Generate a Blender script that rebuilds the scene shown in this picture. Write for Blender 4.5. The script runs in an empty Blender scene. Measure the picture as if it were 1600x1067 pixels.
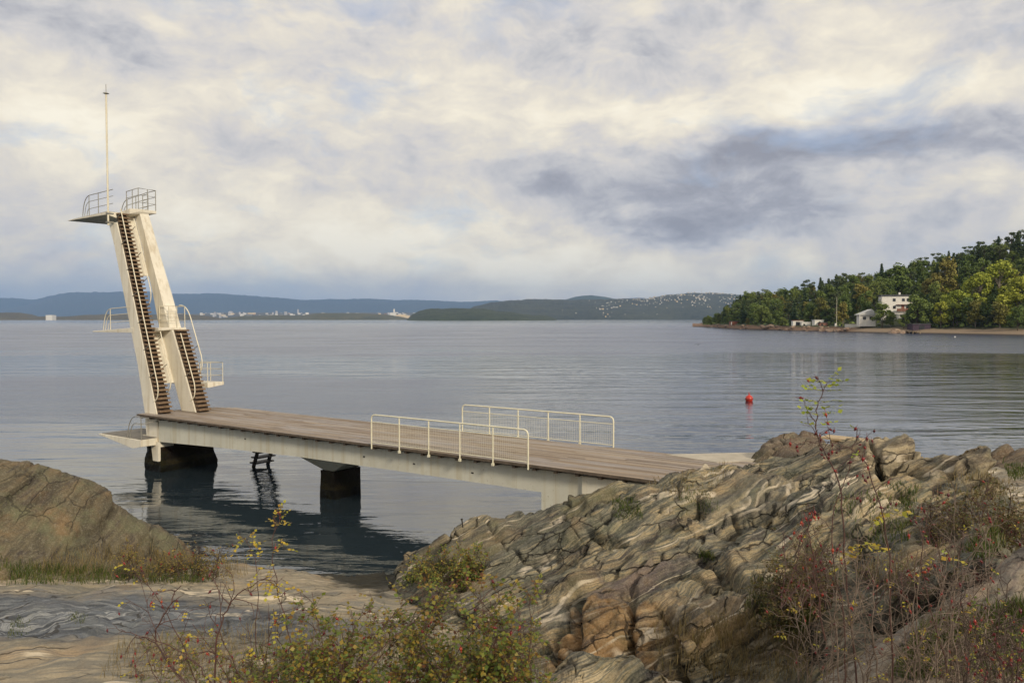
import bpy, math, random
import numpy as np
from mathutils import Vector, Matrix
random.seed(7); RNG=np.random.default_rng(11)
PI=math.pi; R=math.radians
S=bpy.context.scene; COL=S.collection

# ------------------------------------------------------------------ camera frame
F=1200.; H=5.85; PIT=math.atan(35.3/F)
cp,sp=math.cos(PIT),math.sin(PIT)
def ray(px,py):
    a=(px-800)/F; b=-(py-533.5)/F
    return np.array([a,cp+b*sp,-sp+b*cp])
def PD(px,py,d):
    r=ray(px,py); return np.array([0,0,H])+r*(d/r[1])
def PZ(px,py,z):
    r=ray(px,py); return np.array([0,0,H])+r*((z-H)/r[2])
# pier frame: U out to sea along the deck, V across it (away from the near edge)
U=np.array([-.8230193,.5680133,0.]); V=np.array([.5680133,.8230193,0.])
ZD=2.2; O=PZ(215,646.5,ZD)
def W(u,v,z): return np.array([O[0]+U[0]*u+V[0]*v, O[1]+U[1]*u+V[1]*v, z])

# ------------------------------------------------------------------ noise (numpy)
_pr=np.random.default_rng(5); PERM=_pr.permutation(1024); PERM=np.concatenate([PERM,PERM,PERM])
_g=_pr.normal(size=(1024,3)); GRAD=_g/np.linalg.norm(_g,axis=1)[:,None]
def _h(i,j,k): return PERM[(PERM[(PERM[i&1023]+j)&1023]+k)&1023]
def pnoise(p):
    i=np.floor(p).astype(np.int64); f=p-i
    w=f*f*f*(f*(f*6-15)+10)
    out=0
    for dx in (0,1):
        wx=w[:,0] if dx else 1-w[:,0]
        for dy in (0,1):
            wy=w[:,1] if dy else 1-w[:,1]
            for dz in (0,1):
                wz=w[:,2] if dz else 1-w[:,2]
                g=GRAD[_h(i[:,0]+dx,i[:,1]+dy,i[:,2]+dz)]
                out=out+wx*wy*wz*(g[:,0]*(f[:,0]-dx)+g[:,1]*(f[:,1]-dy)+g[:,2]*(f[:,2]-dz))
    return out*1.5
def fbm(p,o=4,l=2.07,g=.5):
    a=1.;s=0.;q=p.copy()
    for k in range(o):
        s=s+a*pnoise(q); q=q*l+17.3; a*=g
    return s
def ridged(p,o=4,l=2.1,g=.5):
    a=1.;s=0.;q=p.copy()
    for k in range(o):
        s=s+a*(1-2*np.abs(pnoise(q))); q=q*l+9.1; a*=g
    return s/2
def voro(p):
    i=np.floor(p).astype(np.int64); f1=np.full(len(p),9.); f2=f1.copy(); idc=np.zeros(len(p),np.int64); fc=np.zeros(len(p))
    for dx in (-1,0,1):
        for dy in (-1,0,1):
            for dz in (-1,0,1):
                h=_h(i[:,0]+dx,i[:,1]+dy,i[:,2]+dz)
                c=i+np.array([dx,dy,dz])+.5+GRAD[h]*.42
                d=np.sqrt(((p-c)**2).sum(1))
                m=d<f1
                f2=np.where(m,f1,np.minimum(f2,d)); idc=np.where(m,h,idc); fc=np.where(m,((p-c)*GRAD[(h*7+3)&1023]).sum(1),fc); f1=np.where(m,d,f1)
    return f1,f2,idc,fc
def sstep(a,b,x):
    t=np.clip((x-a)/(b-a),0,1); return t*t*(3-2*t)

# ------------------------------------------------------------------ object helpers
def tag(o,label=None,cat=None,group=None,kind=None):
    if label: o['label']=label
    if cat: o['category']=cat
    if group: o['group']=group
    if kind: o['kind']=kind
    return o
def empty(name,loc=(0,0,0),rz=0):
    o=bpy.data.objects.new(name,None); COL.objects.link(o); o.location=loc; o.rotation_euler=(0,0,rz)
    o.empty_display_size=.2; return o
def link(name,me,mat=None,parent=None):
    o=bpy.data.objects.new(name,me); COL.objects.link(o)
    if mat is not None:
        for m in (mat if isinstance(mat,(list,tuple)) else [mat]): me.materials.append(m)
    if parent is not None: o.parent=parent
    return o
def npmesh(name,v,f,smooth=True,mi=None):
    """v Nx3, f MxK faces (K=3/4) as numpy"""
    me=bpy.data.meshes.new(name); v=np.asarray(v,np.float32); f=np.asarray(f,np.int32); k=f.shape[1]
    me.vertices.add(len(v)); me.vertices.foreach_set('co',v.ravel())
    me.loops.add(f.size); me.loops.foreach_set('vertex_index',f.ravel())
    me.polygons.add(len(f)); me.polygons.foreach_set('loop_start',np.arange(0,f.size,k,dtype=np.int32))
    me.polygons.foreach_set('loop_total',np.full(len(f),k,np.int32))
    me.polygons.foreach_set('use_smooth',np.full(len(f),smooth,bool))
    if mi is not None: me.polygons.foreach_set('material_index',np.asarray(mi,np.int32))
    me.update(calc_edges=True); me.validate(); return me
class MB:
    def __init__(s): s.v=[];s.f=[];s.sm=[];s.m=[]
    def add(s,vs,fs,smooth=False,mi=0):
        n=len(s.v); s.v+= [tuple(float(c) for c in p) for p in vs]
        s.f+=[tuple(n+i for i in f) for f in fs]; s.sm+=[smooth]*len(fs); s.m+=[mi]*len(fs)
    def hexa(s,b,t,mi=0):
        s.add(list(b)+list(t),[(3,2,1,0),(4,5,6,7),(0,1,5,4),(1,2,6,5),(2,3,7,6),(3,0,4,7)],mi=mi)
    def box(s,u0,u1,v0,v1,z0,z1,mi=0):   # in the pier frame
        s.hexa([W(u0,v0,z0),W(u1,v0,z0),W(u1,v1,z0),W(u0,v1,z0)],[W(u0,v0,z1),W(u1,v0,z1),W(u1,v1,z1),W(u0,v1,z1)],mi)
    def wbox(s,x0,x1,y0,y1,z0,z1,mi=0):
        s.hexa([(x0,y0,z0),(x1,y0,z0),(x1,y1,z0),(x0,y1,z0)],[(x0,y0,z1),(x1,y0,z1),(x1,y1,z1),(x0,y1,z1)],mi)
    def prism(s,a,b,mi=0):               # two matching polygons
        n=len(a); s.add(list(a)+list(b),[tuple(range(n))[::-1],tuple(range(n,2*n))]+[(i,(i+1)%n,n+(i+1)%n,n+i) for i in range(n)],mi=mi)
    def tube(s,pts,r,n=8,mi=0,cap=True,smooth=True):
        pts=[np.asarray(p,float) for p in pts]; rs=r if isinstance(r,(list,tuple,np.ndarray)) else [r]*len(pts)
        vs=[];last=None
        for i,p in enumerate(pts):
            a=pts[max(i-1,0)];b=pts[min(i+1,len(pts)-1)];t=b-a;t=t/(np.linalg.norm(t)+1e-9)
            if last is None:
                ref=np.array([0,0,1.]) if abs(t[2])<.9 else np.array([1.,0,0]); x=np.cross(t,ref)
            else: x=last-t*np.dot(last,t)
            x/=np.linalg.norm(x)+1e-9; last=x; y=np.cross(t,x)
            for k in range(n):
                an=2*PI*k/n; vs.append(p+(x*math.cos(an)+y*math.sin(an))*rs[i])
        fs=[]
        for i in range(len(pts)-1):
            for k in range(n):
                k2=(k+1)%n; fs.append((i*n+k,i*n+k2,(i+1)*n+k2,(i+1)*n+k))
        s.add(vs,fs,smooth,mi)
        if cap:
            m=len(pts)-1
            s.add([vs[k] for k in range(n)],[tuple(range(n))[::-1]],False,mi); s.add([vs[m*n+k] for k in range(n)],[tuple(range(n))],False,mi)
    def build(s,name,mat,parent=None,bevel=0):
        me=bpy.data.meshes.new(name); me.from_pydata(s.v,[],s.f); me.validate()
        if len(me.polygons)==len(s.sm):
            me.polygons.foreach_set('use_smooth',s.sm); me.polygons.foreach_set('material_index',s.m)
        me.update(); o=link(name,me,mat,parent)
        if bevel:
            b=o.modifiers.new('bevel','BEVEL'); b.width=bevel; b.segments=2; b.limit_method='ANGLE'
        return o
def loft(name,rings,mat,parent=None):
    mb=MB(); n=len(rings[0]); vs=[p for r in rings for p in r]
    fs=[(i*n+k,i*n+(k+1)%n,(i+1)*n+(k+1)%n,(i+1)*n+k) for i in range(len(rings)-1) for k in range(n)]
    fs+=[tuple(range(n))[::-1],tuple(range((len(rings)-1)*n,len(rings)*n))]
    mb.add(vs,fs); return mb.build(name,mat,parent)

# ------------------------------------------------------------------ material helper
class NT:
    def __init__(s,name):
        s.mat=bpy.data.materials.new(name); s.mat.use_nodes=True; s.t=s.mat.node_tree; s.n=s.t.nodes; s.l=s.t.links
        s.bsdf=s.n['Principled BSDF']; s.out=s.n['Material Output']
    def add(s,ty,**kw):
        n=s.n.new(ty)
        for k,v in kw.items():
            if k.startswith('i_'):
                key=k[2:]; key=int(key) if key.isdigit() else key.replace('_',' ')
                s.set(n.inputs[key],v)
            else: setattr(n,k,v)
        return n
    def set(s,inp,v):
        if isinstance(v,bpy.types.NodeSocket): s.l.new(v,inp)
        else: inp.default_value=v
    def math(s,op,a,b=None,c=None,clamp=False):
        n=s.n.new('ShaderNodeMath'); n.operation=op; n.use_clamp=clamp
        s.set(n.inputs[0],a)
        if b is not None: s.set(n.inputs[1],b)
        if c is not None: s.set(n.inputs[2],c)
        return n.outputs[0]
    def mix(s,f,a,b,mode='MIX'):
        n=s.n.new('ShaderNodeMix'); n.data_type='RGBA'; n.blend_type=mode
        s.set(n.inputs[0],f); s.set(n.inputs[6],a if isinstance(a,bpy.types.NodeSocket) else (*a,1)); s.set(n.inputs[7],b if isinstance(b,bpy.types.NodeSocket) else (*b,1))
        return n.outputs[2]
    def coord(s,k='Object'): return s.n.new('ShaderNodeTexCoord').outputs[k]
    def mapping(s,vec,loc=(0,0,0),rot=(0,0,0),scale=(1,1,1),ty='POINT'):
        n=s.n.new('ShaderNodeMapping'); n.vector_type=ty; s.l.new(vec,n.inputs[0]); n.inputs[1].default_value=loc; n.inputs[2].default_value=rot; n.inputs[3].default_value=scale
        return n.outputs[0]
    def noise(s,vec,scale=1,detail=4,rough=.55,dist=0,out=0):
        n=s.n.new('ShaderNodeTexNoise'); s.l.new(vec,n.inputs['Vector']); n.inputs['Scale'].default_value=scale
        n.inputs['Detail'].default_value=detail; n.inputs['Roughness'].default_value=rough; n.inputs['Distortion'].default_value=dist
        return n.outputs[out]
    def ramp(s,fac,stops,interp='LINEAR'):
        n=s.n.new('ShaderNodeValToRGB'); s.l.new(fac,n.inputs[0]); e=n.color_ramp; e.interpolation=interp
        while len(e.elements)>1: e.elements.remove(e.elements[-1])
        for i,(p,c) in enumerate(stops):
            x=e.elements[0] if i==0 else e.elements.new(p)
            x.position=p; x.color=(c,c,c,1) if isinstance(c,(int,float)) else (*c,1)
        return n.outputs[0]
    def bump(s,h,strength=.5,dist=.02,normal=None):
        n=s.n.new('ShaderNodeBump'); n.inputs['Strength'].default_value=strength; n.inputs['Distance'].default_value=dist; s.l.new(h,n.inputs['Height'])
        if normal is not None: s.l.new(normal,n.inputs['Normal'])
        return n.outputs[0]
    def vadd(s,a,b,op='ADD'):
        n=s.n.new('ShaderNodeVectorMath'); n.operation=op; s.set(n.inputs[0],a)
        if op=='SCALE': s.set(n.inputs[3],b)
        else: s.set(n.inputs[1],b)
        return n.outputs[0]
    def fin(s,color=None,rough=None,normal=None,metal=None,spec=None):
        b=s.bsdf.inputs
        if color is not None: s.set(b['Base Color'],color if isinstance(color,bpy.types.NodeSocket) else (*color,1))
        if rough is not None: s.set(b['Roughness'],rough)
        if normal is not None: s.set(b['Normal'],normal)
        if metal is not None: s.set(b['Metallic'],metal)
        if spec is not None: s.set(b['Specular IOR Level'],spec)
        return s.mat
M={}
def simple(name,c1,c2,scale=5,rough=.7,bump=.2,bd=.01,metal=0,detail=4):
    t=NT(name); co=t.coord(); n=t.noise(co,scale,detail,.6)
    f=t.ramp(n,[(.35,0.),(.65,1.)])
    M[name]=t.fin(t.mix(f,c1,c2),rough,t.bump(t.noise(co,scale*6,3),bump,bd),metal); return M[name]

def mat_concrete(name,base,streak,stain=.6,spots=True):
    """painted board-marked concrete with vertical rust / algae streaks"""
    t=NT(name); co=t.coord()
    st=t.noise(t.mapping(co,scale=(3.2,3.2,.10)),1.6,5,.65)
    f=t.ramp(st,[(.50,0.),(.66,1.)])
    low=t.noise(co,.7,4,.6); pat=t.noise(co,3.5,5,.65)
    c=t.mix(t.ramp(low,[(.3,0.),(.7,1.)]),base,tuple(x*.82 for x in base))
    c=t.mix(t.math('MULTIPLY',t.ramp(pat,[(.5,0.),(.75,1.)]),.35),c,tuple(x*y for x,y in zip(base,(.72,.70,.60))))
    c=t.mix(t.math('MULTIPLY',f,stain),c,streak)
    if spots:
        sp_=t.noise(co,14,3,.6); c=t.mix(t.math('MULTIPLY',t.ramp(sp_,[(.66,0.),(.74,1.)]),.5),c,(.18,.13,.07))
    b=t.math('ADD',t.math('MULTIPLY',pat,.6),t.math('MULTIPLY',t.noise(co,30,3),.3))
    M[name]=t.fin(c,.8,t.bump(b,.35,.012)); return M[name]
mat_concrete('tower_concrete',(.80,.755,.64),(.40,.31,.18),.5)
mat_concrete('beam_concrete',(.64,.635,.55),(.42,.35,.2),.45)
mat_concrete('abutment_sunlit',(.78,.74,.62),(.5,.42,.25),.3)  # paler than the beam: sunlit whiteness put into the colour
def mat_pillar():
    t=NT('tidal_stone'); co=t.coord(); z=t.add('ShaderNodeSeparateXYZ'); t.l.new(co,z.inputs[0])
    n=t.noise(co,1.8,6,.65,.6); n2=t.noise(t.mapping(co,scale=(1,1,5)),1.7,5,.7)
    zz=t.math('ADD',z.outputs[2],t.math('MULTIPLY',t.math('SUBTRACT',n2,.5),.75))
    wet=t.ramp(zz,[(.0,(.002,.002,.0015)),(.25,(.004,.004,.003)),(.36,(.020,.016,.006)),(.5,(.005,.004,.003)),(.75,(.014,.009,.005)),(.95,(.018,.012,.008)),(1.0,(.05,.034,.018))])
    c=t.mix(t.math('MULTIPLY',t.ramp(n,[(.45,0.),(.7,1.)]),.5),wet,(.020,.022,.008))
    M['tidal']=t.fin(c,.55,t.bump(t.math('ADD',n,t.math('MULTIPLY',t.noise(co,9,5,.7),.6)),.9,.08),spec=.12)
mat_pillar()
def mat_planks():
    t=NT('weathered_planks'); co=t.coord(); rot=-math.atan2(U[1],U[0])
    m=t.mapping(co,rot=(0,0,rot)); g=t.noise(t.mapping(m,scale=(.6,9,9)),2.0,6,.7)
    isl=t.n.new('ShaderNodeNewGeometry').outputs['Random Per Island']
    c=t.ramp(isl,[(0,(.17,.125,.085)),(.25,(.33,.25,.17)),(.5,(.24,.19,.145)),(.75,(.42,.33,.235)),(1,(.33,.29,.25))])
    c=t.mix(t.ramp(g,[(.3,0.),(.7,.55)]),c,(.11,.08,.06))
    big=t.noise(t.mapping(m,scale=(.35,1.6,1)),.9,4,.6)
    c=t.mix(t.ramp(big,[(.45,0.),(.62,.5)]),c,(.34,.31,.30))
    M['planks']=t.fin(c,t.ramp(big,[(.4,.75),(.65,.45)]),t.bump(g,.4,.01))
mat_planks()
simple('tread_wood',(.15,.095,.055),(.24,.165,.10),8,.8,.4)
simple('riser_wood',(.05,.033,.022),(.085,.058,.038),9,.85,.4)
simple('joist_wood',(.07,.055,.04),(.13,.10,.075),5,.85)
simple('white_pipe',(.74,.70,.56),(.66,.60,.45),9,.45,.1,.003)
simple('yellow_pipe',(.74,.71,.56),(.64,.61,.46),7,.45,.1,.003)
simple('grey_pipe',(.34,.33,.29),(.26,.25,.22),12,.5,.1,.003,.3)
simple('dark_iron',(.015,.014,.013),(.03,.025,.02),9,.6,.2,.004)
simple('board_deck',(.14,.13,.115),(.21,.195,.17),5,.85,.3)
simple('red_plastic',(.55,.035,.015),(.42,.03,.015),6,.35,.05,.002)
simple('pale_wood',(.52,.40,.24),(.42,.31,.18),4,.7,.2)

# ================================================================== PIER
pier=empty('bathing_pier',W(-10,1.7,ZD)); Pw=Vector(pier.location)
def part(mb,name,mat,root,bevel=0):
    o=mb.build(name,mat,root,bevel); o.location=-Vector(root.location) if root.parent is None else (0,0,0); return o
tag(pier,'long concrete pier with weathered plank deck from the rock to the diving tower','pier')
mb=MB()
NP=27; vw=3.45/NP
for i in range(NP):
    u=.02+random.uniform(-.01,.01); uend=-22.3-.06*i
    while u>uend:
        ln=random.uniform(3.2,4.4); un=max(u-ln,uend); v0=i*vw+.006; v1=(i+1)*vw-.006
        ucut=0
        if i>NP-6: ucut=-.25*(i-NP+6)     # far corner tapers in beside the tower
        a=min(u,ucut)
        if a>un+.05:
            dz=random.uniform(-.004,.004); mb.box(un+.004,a-.002,v0,v1,ZD-.055+dz,ZD+dz)
        u=un
part(mb,'deck',M['planks'],pier)
mb=MB(); mb.box(-22,.02,-.03,-.003,ZD-.07,ZD-.004); part(mb,'edge_board',M['joist_wood'],pier)
u=-.12
while u>-21.5:
    mb=MB(); mb.box(u-.09,u,.03,3.40,ZD-.16,ZD-.062); part(mb,'joist',M['joist_wood'],pier); u-=.62
# main beam: two side webs joined by a soffit slab, drawn as one tapering box girder
def bz(u): return np.interp(-u,[0,.95,4.5,8.7,14,18.2],[1.12,1.17,1.30,1.41,1.45,1.46])
rings=[]
for u in [-.93,-2.5,-4.5,-6.5,-8.7,-11,-14,-16,-18.2]:
    rings.append([W(u,.30,bz(u)),W(u,2.95,bz(u)),W(u,2.95,ZD-.165),W(u,.30,ZD-.165)])
o=loft('beam',rings,M['beam_concrete'],pier); o.location=-Pw
mb=MB(); mb.prism([W(-18.202,.30,-.5),W(-21,.30,-.5),W(-21,.30,2.03),W(-18.202,.30,2.03)],[W(-18.202,2.95,-.5),W(-21,2.95,-.5),W(-21,2.95,2.03),W(-18.202,2.95,2.03)])
part(mb,'abutment',M['beam_concrete'],pier)
mb=MB(); mb.box(-22.5,-19.42,.22,3.1,.2,2.025); part(mb,'abutment_block',M['abutment_sunlit'],pier)
# small drain holes on the beam face
for uu,zz in ((-11.9,1.72),(-13.9,1.72),(-6.2,1.75),(-16.0,1.70)):
    mb=MB(); mb.box(uu-.035,uu+.035,.290,.2995,zz-.02,zz+.02); part(mb,'drain_hole',M['dark_iron'],pier)
def rough_block(name,u0,u1,v0,v1,z0,z1,bulge,mat,parent,amp=.05,seed=0):
    n=22; nz=26; rings=[]
    for k in range(nz+1):
        z=z0+(z1-z0)*k/nz; b=bulge(z); ring=[]
        for side in range(4):
            for j in range(n):
                t=j/n
                if side==0: p=(u0-b+(u1-u0+2*b)*t,v0-b)
                elif side==1: p=(u1+b,v0-b+(v1-v0+2*b)*t)
                elif side==2: p=(u1+b-(u1-u0+2*b)*t,v1+b)
                else: p=(u0-b,v1+b-(v1-v0+2*b)*t)
                ring.append((p[0],p[1],z))
        rings.append(ring)
    A=np.array(rings).reshape(-1,3); c=np.array([(u0+u1)/2,(v0+v1)/2,0]); d=A-c; d[:,2]=0; d/=np.linalg.norm(d,axis=1)[:,None]
    off=amp*(fbm(A*1.7+seed,4)+.6*ridged(A*np.array([1,1,3.])*.9+seed,3)); A=A+d*off[:,None]
    A=A.reshape(nz+1,4*n,3); rr=[[W(*q) for q in r] for r in A]
    o=loft(name,rr,mat,parent); o.location=-Vector(parent.location); return o
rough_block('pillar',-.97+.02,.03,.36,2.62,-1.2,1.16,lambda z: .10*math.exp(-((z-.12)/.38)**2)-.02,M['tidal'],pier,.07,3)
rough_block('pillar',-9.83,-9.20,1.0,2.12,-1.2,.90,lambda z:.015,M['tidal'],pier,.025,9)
mb=MB(); mb.hexa([W(-9.75,1.06,.902),W(-9.27,1.06,.902),W(-9.27,2.05,.902),W(-9.75,2.05,.902)],[W(-11.0,.42,1.412),W(-8.75,.42,1.412),W(-8.75,2.85,1.412),W(-11.0,2.85,1.412)])
part(mb,'pillar_cap',M['beam_concrete'],pier)
mb=MB(); mb.hexa([W(-.965,.245,.42),W(-.60,.245,.42),W(-.60,.34,.42),W(-.965,.34,.42)],[W(-.965,.245,1.16),W(-.45,.245,1.16),W(-.45,.34,1.16),W(-.965,.34,1.16)])
part(mb,'pilaster',M['tower_concrete'],pier)

# ---- deck railings
def arc(p0,p1,p2,n=6):
    p0,p1,p2=map(np.asarray,(p0,p1,p2)); return [p0*(1-t)**2+2*p1*t*(1-t)+p2*t*t for t in [i/n for i in range(n+1)]]
def deck_rail(v,uA,uB,zb,label):
    root=empty('railing',W((uA+uB)/2,v,ZD)); tag(root,label,'railing','mesh railings on the pier deck')
    top=ZD+.87; us=[uA+(uB-uA)*i/5 for i in range(6)]; r=.15
    s=-1 if uB<uA else 1
    path=[W(uA,v,zb)]+[W(uA,v,top-r)]+arc(W(uA,v,top-r),W(uA,v,top),W(uA+s*r,v,top))[1:]+arc(W(uB-s*r,v,top),W(uB,v,top),W(uB,v,top-r))+[W(uB,v,zb)]
    m=MB(); m.tube(path,.022,8); part(m,'frame',M['yellow_pipe'],root)
    for u_ in us[1:-1]:
        m=MB(); m.tube([W(u_,v,zb),W(u_,v,top)],.02,8); m.box(u_-.03,u_+.03,v-.03,v+.03,zb-.02,zb+.05); part(m,'post',M['yellow_pipe'],root)
    for i in range(5):
        a,b=us[i],us[i+1]; m=MB(); z0,z1=ZD+.06,ZD+.66
        m.tube([W(a,v,z0),W(b,v,z0)],.013,6); m.tube([W(a,v,z1),W(b,v,z1)],.013,6)
        n=18
        for k in range(1,n): m.tube([W(a+(b-a)*k/n,v,z0),W(a+(b-a)*k/n,v,z1)],.0021,4,cap=False)
        for k in range(1,10): m.tube([W(a,v,z0+(z1-z0)*k/10),W(b,v,z0+(z1-z0)*k/10)],.0021,4,cap=False)
        part(m,'mesh_panel',M['yellow_pipe'],root)
deck_rail(-.055,-12.57,-18.03,ZD-.13,'cream pipe railing with wire mesh on the near edge of the pier deck')
deck_rail(3.47,-13.15,-18.61,ZD-.02,'cream pipe railing with wire mesh on the far edge of the pier deck')

# ---- steps into the water on the far side
lad=empty('water_ladder',W(-3.3,3.3,0)); tag(lad,'black steep ladder going down into the water behind the pier beam','ladder')
def lp(s,v,z): # rails lean seaward going down
    return W(-3.95+s+ (2.1-z)*.42,v,z)
for v in (2.98,3.66):
    m=MB(); m.hexa([lp(0,v,-1),lp(.15,v,-1),lp(.15,v+.07,-1),lp(0,v+.07,-1)],[lp(0,v,2.1),lp(.15,v,2.1),lp(.15,v+.07,2.1),lp(0,v+.07,2.1)]); part(m,'stringer',M['dark_iron'],lad)
for k in range(13):
    z=1.95-k*.22; m=MB(); c=-3.95+(2.1-z)*.42
    m.box(c-.14,c+.30,2.94,3.78,z-.05,z); part(m,'step',M['dark_iron'],lad)
m=MB(); m.box(-4.2,-3.6,2.9,3.75,2.06,2.14); part(m,'bracket',M['dark_iron'],lad)

# ================================================================== TOWER
tw=empty('diving_tower',W(0,1.2,ZD)); tag(tw,'tall leaning cream concrete diving tower with four platforms at the sea end of the pier','diving tower')
def leg(zs,sea,shore,vn,vf,mat=M['tower_concrete']):
    rings=[[W(b,n,z),W(a,n,z),W(a,f,z),W(b,f,z)] for z,a,b,n,f in zip(zs,sea,shore,vn,vf)]
    rings=[[r[0],r[3],r[2],r[1]] for r in rings]
    o=loft('leg',rings,mat,tw); o.location=-Vector(tw.location)
    bv=o.modifiers.new('bevel','BEVEL'); bv.width=.015; bv.segments=2; bv.limit_method='ANGLE'
leg([.95,2.2,4.05,6.5,8.9,9.75],[-.02,.12,.65,1.55,2.45,2.85],[-.95,-.72,-.02,.92,1.86,2.25],[.34,.35,.39,.43,.48,.50],[.9,.9,.92,.92,.92,.92])
# right leg: upper run and deeper lower run
leg([2.205,3.2,4.5,5.40],[-.52,-.10,.48,.86],[-1.47,-1.02,-.44,-.02],[1.50,1.49,1.47,1.46],[2.05,2.04,2.02,2.01])
leg([5.47,6.84,8.7,10.27],[.90,1.31,1.95,2.55],[.20,.74,1.52,2.14],[1.46,1.45,1.42,1.40],[2.0,1.95,1.86,1.79])
def lshore(z): return np.interp(z,[2.2,4.05,6.5,8.9,10.2],[-.72,-.02,.92,1.86,2.40])
def rshore(z): return np.interp(z,[2.2,3.2,4.5,5.4],[-1.47,-1.02,-.44,-.02])
# thin walls between the legs
def web(z0,z1,fu,v0,v1,th=.16):
    m=MB(); m.hexa([W(fu(z0),v0,z0),W(fu(z0)+th,v0,z0),W(fu(z0)+th,v1,z0),W(fu(z0),v1,z0)],[W(fu(z1),v0,z1),W(fu(z1)+th,v0,z1),W(fu(z1)+th,v1,z1),W(fu(z1),v1,z1)])
    o=part(m,'web_wall',M['tower_concrete'],tw,.01)
web(3.30,5.40,lambda z:lshore(z)+.26,.905,1.52); web(7.60,10.22,lambda z:lshore(z)+.24,.915,1.47)
# staircases: treads + backing
def stair(z0,z1,fs,v0,v1,vt0,vt1):
    n=int(round((z1-z0)/.163)); root=None; m=MB()
    a=z0; vv=lambda z:(np.interp(z,[z0,z1],[v0,vt0]),np.interp(z,[z0,z1],[v1,vt1]))
    m.hexa([W(fs(a)-.10,vv(a)[0]+.02,a),W(fs(a)-.005,vv(a)[0]+.02,a),W(fs(a)-.005,vv(a)[1]-.03,a),W(fs(a)-.10,vv(a)[1]-.03,a)],
           [W(fs(z1)-.10,vv(z1)[0]+.02,z1),W(fs(z1)-.005,vv(z1)[0]+.02,z1),W(fs(z1)-.005,vv(z1)[1]-.03,z1),W(fs(z1)-.10,vv(z1)[1]-.03,z1)])
    root=part(m,'staircase',M['riser_wood'],tw)
    for k in range(n+1):
        z=z0+.12+(z1-z0-.12)*k/n; u=fs(z); a,b=vv(z); m=MB()
        m.box(u-.27,u-.06,a,b,z-.062,z); o=m.build('tread',M['tread_wood'],root); o.location=(0,0,0)
        bv=o.modifiers.new('b','BEVEL'); bv.width=.008
stair(2.21,10.12,lshore,.37,.90,.52,.94)
stair(2.21,5.42,rshore,1.53,2.06,1.50,2.04)
def pipe(pts,name='handrail',r=.021,mat='white_pipe',parent=None,n=8):
    m=MB(); m.tube(pts,r,n); return part(m,name,M[mat],parent or tw)
def sub(pts,name,parent,r=.014,mat='grey_pipe'):
    m=MB(); m.tube(pts,r,6); o=m.build(name,M[mat],parent); return o
def hrail(fs,z0,z1,v,off=.50,loop=True,toploop=False,bstep=1.05,vt=None):
    vt=v if vt is None else vt
    vv=lambda z:np.interp(z,[2.2,10.2],[v,vt]) if vt!=v else v
    P_=[]
    if loop:
        P_+= [W(fs(z0)-.02,vv(z0),z0-.42),W(fs(z0)-.12,vv(z0),z0-.38)]+arc(W(fs(z0)-.12,vv(z0),z0-.38),W(fs(z0)-off,vv(z0),z0-.25),W(fs(z0+.3)-off,vv(z0),z0+.3))[1:]
    else: P_+=[W(fs(z0)-off,vv(z0),z0)]
    P_.append(W(fs(z1)-off,vv(z1),z1))
    if toploop: P_+=arc(W(fs(z1)-off,vv(z1),z1),W(fs(z1+.55)-off+.02,vv(z1),z1+.55),W(fs(z1+.5)+.1,vv(z1),z1+.5))[1:]
    h=pipe(P_)
    z=z0+.75
    while z<z1-.1:
        sub([W(fs(z-.12)-.0,vv(z),z-.22),W(fs(z)-off,vv(z),z)],'bracket',h); z+=bstep
hrail(lshore,3.05,10.25,.36,.48,vt=.50); hrail(lshore,3.35,5.35,.97,.48); hrail(lshore,6.75,9.9,.97,.48)
hrail(rshore,3.05,5.28,1.50,.46)
rs2=lambda z:np.interp(z,[2.2,3.2,4.5,5.4,7],[-1.47,-1.02,-.44,-.02,.7])
hrail(rs2,4.05,5.9,2.12,.46,toploop=True)

# ---- platforms
def slab(name,pts_top,bots,mat_top,parent=tw):
    """pts_top: polygon (u,v,z); bots: bottom z for each"""
    m=MB(); a=[W(u,v,z) for u,v,z in pts_top]; b=[W(u,v,zb) for (u,v,_),zb in zip(pts_top,bots)]
    m.prism(b,a); o=part(m,name,M['tower_concrete'],tw,.012)
    return o
def top_sheet(o,pts,mat='board_deck',ins=.06):
    m=MB(); cu=sum(p[0] for p in pts)/len(pts); cv=sum(p[1] for p in pts)/len(pts)
    q=[(u+(ins if u<cu else -ins),v+(ins if v<cv else -ins),z) for u,v,z in pts]
    m.prism([W(u,v,z+.004) for u,v,z in q],[W(u,v,z+.02) for u,v,z in q]); k=m.build('walking_surface',M[mat],o); return k
def railset(path,posts,parent,heights=(.84,.56,.28),r=.016,mat='grey_pipe',curve=None,name='railing'):
    """path: list of (u,v,zbase) corners; curve: ('start'|'end') front arc"""
    m=MB()
    for h in heights:
        pts=[W(u,v,z+h) for u,v,z in path]
        if curve=='start':
            u,v,z=path[0]; s=.72*h/.84; pts=arc(W(u+s*.75,v,z),W(u+s*.62,v,z+h*.92),W(u,v,z+h),8)+pts[1:]
        m.tube(pts,r if h==heights[0] else r*.75,6)
    for u,v,z in posts: m.tube([W(u,v,z),W(u,v,z+heights[0])],r,6)
    o=m.build(name,M[mat],parent); return o
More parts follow.
